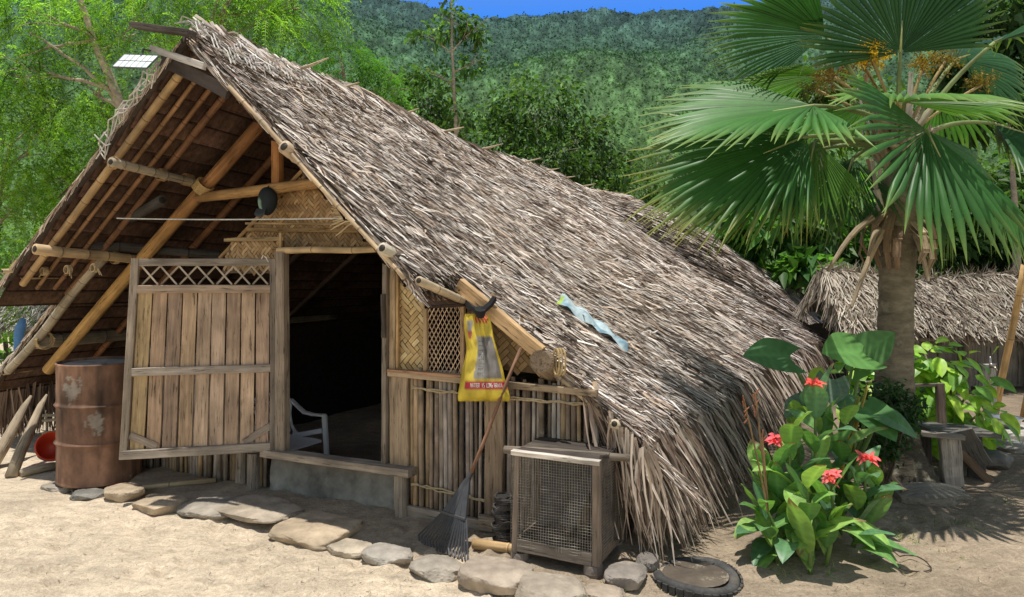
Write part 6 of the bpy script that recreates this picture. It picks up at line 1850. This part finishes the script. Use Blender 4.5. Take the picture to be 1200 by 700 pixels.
# flower sprays
for (u, v, d, c, n, spr) in ((1020, 66, 5.45, (.75, .47, .03), 1000, .14), (1010, 75, 5.6, (.48, .28, .04), 500, .15), (978, 90, 5.6, (.25, .16, .05), 600, .17), (1082, 76, 5.6, (.36, .24, .04), 500, .13), (1108, 72, 5.7, (.30, .22, .05), 450, .13), (955, 105, 5.8, (.22, .2, .06), 350, .16), (1040, 130, 5.3, (.3, .2, .07), 250, .12), (1150, 100, 5.8, (.3, .22, .05), 350, .15)):
    c0 = np.array(px(u, v, d)); npc = NP()
    br = randdir(34) * np.array([1, 1, .7]) + np.array([0, 0, .35]); w = rng.integers(0, 34, n); t = rng.uniform(.25, 1, n)
    P = c0 + nrm(br)[w] * (t * spr)[:, None] + rng.normal(0, .012, (n, 3))
    V, Fc, C = leaves(P, randdir(n), randdir(n), rng.uniform(.015, .03, n), rng.uniform(.008, .014, n), pick([c, tuple(x * .65 for x in c)], n, .25)); npc.add(V, Fc, C)
    V, Fc, C, L = ribbons(np.tile(c0, (34, 1)), br, randdir(34), np.full(34, spr), np.full(34, .005), np.tile(np.array(c) * .7, (34, 1)), 2)
    npc.add(V, np.vstack([Fc[:, [0, 1, 2]], Fc[:, [0, 2, 3]]]), C)
    npc.build('flower_spray', M['petal'], palm)
    m = MB(); m.tube(curve(C0, Vector(c0), UP * .03, 5), .012, (.34, .26, .12), n=6); m.build('flower_stalk', M['wood'], palm, smooth=True)

# ================================================================== LEAFY PLANTS
def big_leaf(base, d, nrmv, Ln, W, col, shape='ell', bend=.25, fold=.18, wav=.02, rib=1.3, ns=14, nc=3, seed=0, base_lobe=0.0):
    rs = random.Random(seed); brown = rs.choice([0, 0, 0, .12, .2]) if shape == 'ell' and ns >= 10 else 0
    D = Vector(d).normalized(); Nn = Vector(nrmv); Nn = (Nn - D * Nn.dot(D)); Nn = Nn.normalized() if Nn.length > 1e-4 else D.orthogonal().normalized(); S = D.cross(Nn)
    V = []; C = []; Fc = []
    q = 2 * nc + 1
    for i in range(ns + 1):
        t = i / ns
        if shape == 'ell': hw = W / 2 * (math.sin(math.pi * t ** .85)) ** .8
        elif shape == 'heart': hw = W / 2 * (math.sin(math.pi * (.22 + .78 * t) ** .9)) ** .9 if t < 1 else 0
        else: hw = W / 2 * math.sin(math.pi * t)
        ang = bend * t * 1.6
        c = Vector(base) + D * (Ln * (t - .12 * bend * t * t)) - Vector((0, 0, 1)) * (Ln * bend * t * t * .9)
        for j in range(-nc, nc + 1):
            e = j / nc
            lobe = D * (-base_lobe * Ln * (abs(e) ** 1.5) * max(0, 1 - t * 2.2)) 
            p = c + S * (hw * e) + Nn * (fold * hw * abs(e) + wav * Ln * math.sin(t * 11 + e * 2 + seed) * abs(e)) + lobe
            V.append(tuple(p))
            k = rib if j == 0 else (1 + (.10 if i % 2 else -.08)) * (.93 + .14 * rs.random())
            cc_ = tuple(x * k for x in col)
            if brown > 0 and t > 1 - brown * (.6 + .4 * abs(e)): cc_ = (.22, .15, .07)
            C.append(cc_)
    for i in range(ns):
        for j in range(q - 1):
            a = i * q + j; Fc.append((a, a + 1, a + q + 1, a + q))
    return V, Fc, C
def leaf_part(parent, name, *a, **k):
    V, Fc, C = big_leaf(*a, **k)
    return link(name, V, Fc, M['bigleaf'], C, V, parent, smooth=True)

# canna lilies
canna = thing('canna_lily', 'clump of broad leaved canna lilies with four red flower heads beside the eave', 'flowers', tuple(gp(945, 655)))
CG = [(.15, .30, .085), (.12, .255, .08), (.20, .37, .09), (.10, .215, .10), (.25, .41, .10)]
stems = [((958, 612), (956, 445), 3.95, True), ((915, 620), (910, 515), 3.9, True), ((968, 640), (972, 560), 3.70, True), ((1000, 620), (1013, 533), 4.0, True), ((935, 640), (925, 500), 3.85, False), ((985, 625), (990, 470), 4.2, False),
         ((900, 615), (893, 540), 4.0, False), ((950, 655), (945, 560), 3.62, False), ((1015, 612), (1030, 560), 4.15, False), ((975, 600), (960, 480), 4.2, False), ((930, 600), (935, 470), 4.3, False), ((910, 640), (895, 590), 3.75, False)]
nleaf = 0
for si, (b2, t2, d, fl) in enumerate(stems):
    d = d + .27; tp = px(t2[0], t2[1], d); bb = Vector((px(b2[0], b2[1], d).x, d, gz(px(b2[0], b2[1], d).x, d)))
    m = MB(); pts = curve(bb, tp, Vector((random.uniform(-.03, .03), 0, 0)), 8); m.tube(pts, [.013, .0125, .012, .011, .010, .009, .008, .007, .006], (.17, .25, .07), n=7); m.build('stem', M['bigleaf'], canna, smooth=True)
    Ht = (tp - bb).length
    nl = max(5, int(4 + Ht * 8.5))
    for k in range(nl):
        q = .10 + (.80 if fl else .9) * k / nl
        p = bb.lerp(tp, q)
        a = (k * 2.3 + si * 1.1) + random.uniform(-.4, .4)
        out = Vector((math.cos(a), math.sin(a) - .25, 0)).normalized()
        el = random.uniform(.65, 1.35)
        Ln = random.uniform(.28, .42) * (1.12 - .38 * q); W = Ln * random.uniform(.34, .44)
        d_ = out * math.cos(el) + UP * math.sin(el)
        nv = UP * math.cos(el) - out * math.sin(el)
        leaf_part(canna, 'leaf', p + out * .01, d_, nv, Ln, W, vary(random.choice(CG), .15), bend=random.uniform(.1, .5), fold=random.uniform(.1, .4), seed=si * 20 + k, wav=.012)
        nleaf += 1
    if fl:
        fr2 = {0: .034, 1: .030, 2: .036, 3: .034}[si]
        fm = MB()
        fc = [(.78, .12, .10), (.78, .13, .16), (.78, .17, .18), (.78, .13, .13)][si]
        for kf in range(4 if si != 1 else 3):
            ctr = tp + Vector((random.uniform(-.03, .03), random.uniform(-.03, .0), random.uniform(-.025, .03)))
            for pt_ in range(6):
                a = pt_ * 1.05 + random.uniform(-.3, .3); dv = Vector((math.cos(a), math.sin(a) * .7 - .35, random.uniform(-.2, .8))).normalized()
                V, Fc, C = big_leaf(ctr, dv, UP + Vector((random.uniform(-.5, .5), -.8, 0)), random.uniform(.045, .072), random.uniform(.016, .026), vary(fc, .18), bend=random.uniform(.1, .7), fold=.25, ns=5, nc=1, seed=pt_, wav=.05)
                fm.add(V, Fc, C)
        fm.build('flower', M['petal'], canna, smooth=True)
for (u, v) in ((885, 462), (893, 510), (872, 470)):      # dry seed stalks left of the clump
    m = MB(); b0 = px(900, 600, 3.95); t0 = px(u, v, 4.0); m.tube(curve(b0, t0, UP * .02, 5), .005, (.25, .16, .08), n=5)
    for k in range(5): m.tube([t0 - UP * .03 * k, t0 - UP * .03 * k + Vector((random.uniform(-.03, .03), -.01, .03))], [.006, .003], (.32, .14, .08), n=5)
    m.build('seed_stalk', M['wood'], canna)
# low broad leaves round the foot
for k in range(20):
    u = 878 + 150 * k / 19 + random.uniform(-8, 8); d = random.uniform(3.98, 4.3)
    p = px(min(max(u, 893), 1005), 640, d); p.z = gz(p.x, d) + random.uniform(.03, .20)
    a = math.atan2(-.8, (u - 950) / 60) + random.uniform(-.3, .3); el = random.uniform(.0, .6)
    out = Vector((math.cos(a), math.sin(a), 0)); Ln = random.uniform(.20, .30)
    leaf_part(canna, 'leaf', p, out * math.cos(el) + UP * math.sin(el), UP * math.cos(el) - out * math.sin(el), Ln, Ln * .42, vary(random.choice(CG), .15), bend=random.uniform(.2, .6), fold=.2, seed=200 + k, wav=.012)

# elephant ear
ear = thing('elephant_ear', 'dark green elephant ear plant with two huge leaves against the palm trunk', 'plant', tuple(gp(985, 575)))
EG = (.055, .135, .05)
root = px(988, 560, 5.1)
for (hp, d, ax_, nv, Ln, W, c, bd) in (((1012, 414), 4.85, (-.95, -.12, -.3), (.15, -.62, .78), .34, .34, (.12, .27, .075), .1), ((925, 420), 4.9, (-1, -.25, -.1), (.25, -.7, .8), .34, .30, (.075, .18, .07), .2), ((1000, 478), 5.0, (.5, .25, -.5), (.1, -.5, 1), .30, .30, (.09, .21, .05), .25), ((1000, 424), 4.9, (.75, -.62, -.1), (-.3, -.85, .4), .34, .26, (.075, .18, .05), .05),
                                      ((1013, 478), 4.75, (.3, .35, -.6), (0, -.4, 1), .26, .30, (.08, .2, .06), .25), ((975, 445), 4.65, (-.25, .4, -.6), (0, -.6, 1), .20, .20, (.11, .17, .11), .2), ((948, 470), 4.6, (-.8, .2, -.4), (-.2, -.6, 1), .22, .18, (.12, .18, .12), .2), ((1030, 485), 4.7, (.8, .3, -.4), (.2, -.5, 1), .24, .24, (.08, .19, .06), .3)):
    hub = px(hp[0], hp[1], d)
    leaf_part(ear, 'leaf', hub, pdir(ax_), Vector(nv), Ln, W, c, shape='heart', bend=bd, fold=.12, ns=12, nc=4, base_lobe=.30, seed=int(hp[0]), wav=.006)
    m = MB(); m.tube(curve(root + Vector((random.uniform(-.06, .06), 0, 0)), hub, Vector((random.uniform(-.05, .05), -.04, .0)), 8), [.02, .019, .017, .016, .015, .014, .012, .011, .009], (.16, .26, .09), n=8); m.build('stem', M['bigleaf'], ear, smooth=True)
for (u, v) in ((985, 525), (995, 512)):
    m = MB(); m.tube([px(986, 560, 4.95), px(u + 4, v, 4.95), px(u + 22, v - 60, 4.95)], [.02, .016, .008], (.5, .40, .07), n=7); m.build('yellow_stem', M['bigleaf'], ear, smooth=True)

# bright shrub behind the palm
shrub = thing('shrub', 'bright yellow green big leaved shrub behind the palm trunk and bench', 'shrub', tuple(gp(1110, 535)))
m = MB()
cents = [(1085, 415, 6.4, 26, 20), (1115, 430, 6.3, 28, 22), (1135, 460, 6.2, 26, 24), (1095, 460, 6.3, 28, 24), (1150, 485, 6.2, 18, 20), (1075, 490, 6.3, 26, 22), (1110, 495, 6.3, 26, 20), (1000, 440, 6.2, 16, 22), (1065, 440, 6.5, 20, 24)]
b0 = Vector(gp(1105, 530)); b0.y = 6.4; b0.x = px(1105, 530, 6.4).x; b0.z = 0
npv, npf, npcl = [], [], []; off = 0
for (u, v, d, ru, rv2) in cents:
    c = px(u, v, d); limb(m, b0 + Vector((random.uniform(-.1, .1), 0, 0)), c, .018, .008, (.22, .2, .12), .08, 6)
    for k in range(30):
        p = c + Vector((random.gauss(0, .55) * ru / F * d, random.gauss(0, .12), random.gauss(0, .55) * rv2 / F * d))
        o = (p - c); o = o.normalized() if o.length > .01 else UP
        dv = (o * .5 + Vector((random.uniform(-.6, .6), random.uniform(-.9, .2), random.uniform(-.7, .3)))).normalized()
        Ln = random.uniform(.12, .22)
        V, Fc, C = big_leaf(p, dv, UP + Vector((random.uniform(-.5, .5), -.5, 0)), Ln, Ln * random.uniform(.5, .62), vary(random.choice([(.30, .50, .045), (.23, .43, .04), (.38, .55, .06), (.14, .29, .035)]), .15), bend=random.uniform(.1, .6), fold=.15, ns=6, nc=2, seed=k)
        npv += V; npf += [tuple(i + off for i in f) for f in Fc]; npcl += C; off += len(V)
m.build('stems', M['bark'], shrub, smooth=True)
link('foliage', npv, npf, M['bigleaf'], npcl, npv, shrub, smooth=True)
# small leaved dark plant round the palm foot
fern = thing('dark_bush', 'dark small leaved bush hugging the palm trunk above the bench rail', 'bush', tuple(gp(1035, 560)))
npc = NP(); n = 1500; cs = np.array([px(u, v, d) for (u, v, d) in ((1022, 470, 5.2), (1045, 462, 5.15), (1062, 478, 5.15), (1030, 495, 5.1), (1010, 488, 5.2), (1055, 495, 5.15), (1040, 520, 5.2), (1020, 525, 5.15))])
w = rng.integers(0, len(cs), n); P = cs[w] + rng.normal(0, 1, (n, 3)) * np.array([.075, .05, .06])
V, Fc, C = leaves(P, randdir(n) + np.array([0, -.3, -.3]), np.array([0, -.4, 1]) + rng.normal(0, .4, (n, 3)), rng.uniform(.03, .07, n), rng.uniform(.016, .032, n), pick([(.035, .085, .03), (.05, .12, .035), (.025, .06, .025)], n, .25)); npc.add(V, Fc, C); npc.build('foliage', M['leaf'], fern)
m = MB(); rb = gp(1032, 560); rb.y = 5.22; rb.x = px(1035, 560, 5.22).x; rb.z = 0
for c in cs: limb(m, rb, Vector(c), .010, .004, (.14, .11, .08), .06, 5)
m.build('stems', M['bark'], fern)

# ================================================================== CAMERA, LIGHT, WORLD
cam = bpy.data.cameras.new('camera'); co = bpy.data.objects.new('camera', cam); COL.objects.link(co)
co.location = (0, 0, CAMZ); co.rotation_euler = (R(90), 0, 0)
cam.sensor_width = 36; cam.sensor_fit = 'HORIZONTAL'; cam.lens = F / 1200 * 36; cam.shift_y = -36 / 1200
cam.clip_start = .05; cam.clip_end = 5000
scene.camera = co
sd = (E * -.04 - B * .06 + UP * 1.0).normalized()      # towards the sun: high, slightly right and beyond the hut
elev = math.asin(sd.z); azi = math.atan2(sd.x, sd.y)
sun = bpy.data.lights.new('sun', 'SUN'); so = bpy.data.objects.new('sun', sun); COL.objects.link(so)
sun.energy = 5.0; sun.angle = R(.55); sun.color = (1, .955, .88)
so.rotation_euler = sd.to_track_quat('Z', 'Y').to_euler()
wd = bpy.data.worlds.new('World'); scene.world = wd; wd.use_nodes = True
nt = wd.node_tree; bg = nt.nodes['Background']
sky = nt.nodes.new('ShaderNodeTexSky'); sky.sky_type = 'NISHITA'; sky.sun_disc = False
sky.sun_elevation = elev; sky.sun_rotation = azi
sky.altitude = 800; sky.air_density = .9; sky.dust_density = .2; sky.ozone_density = 1.0
tcw = nt.nodes.new('ShaderNodeTexCoord'); sx = nt.nodes.new('ShaderNodeSeparateXYZ'); nt.links.new(tcw.outputs['Generated'], sx.inputs[0])
mrw = nt.nodes.new('ShaderNodeMapRange'); mrw.inputs[1].default_value = .30; mrw.inputs[2].default_value = .55; nt.links.new(sx.outputs['Z'], mrw.inputs[0])
mxw = nt.nodes.new('ShaderNodeMix'); mxw.data_type = 'RGBA'; mry = nt.nodes.new('ShaderNodeMapRange'); mry.inputs[1].default_value = .62; mry.inputs[2].default_value = .82; mry.inputs[3].default_value = 1.0; mry.inputs[4].default_value = 0.0
nt.links.new(sx.outputs['Y'], mry.inputs[0]); mmx = nt.nodes.new('ShaderNodeMath'); mmx.operation = 'MAXIMUM'
nt.links.new(mrw.outputs[0], mmx.inputs[0]); nt.links.new(mry.outputs[0], mmx.inputs[1]); nt.links.new(mmx.outputs[0], mxw.inputs[0])
mxw.inputs[6].default_value = (.16, .80, 1.75, 1); mxw.inputs[7].default_value = (2.0, 1.56, 1.10, 1)    # blue only low ahead; elsewhere a boosted warm tint added to fill the shade
mlw = nt.nodes.new('ShaderNodeVectorMath'); mlw.operation = 'MULTIPLY'; nt.links.new(sky.outputs[0], mlw.inputs[0]); nt.links.new(mxw.outputs[2], mlw.inputs[1])
nt.links.new(mlw.outputs[0], bg.inputs['Color']); bg.inputs['Strength'].default_value = .135
scene.view_settings.view_transform = 'Standard'; scene.view_settings.look = 'None'; scene.view_settings.exposure = 0
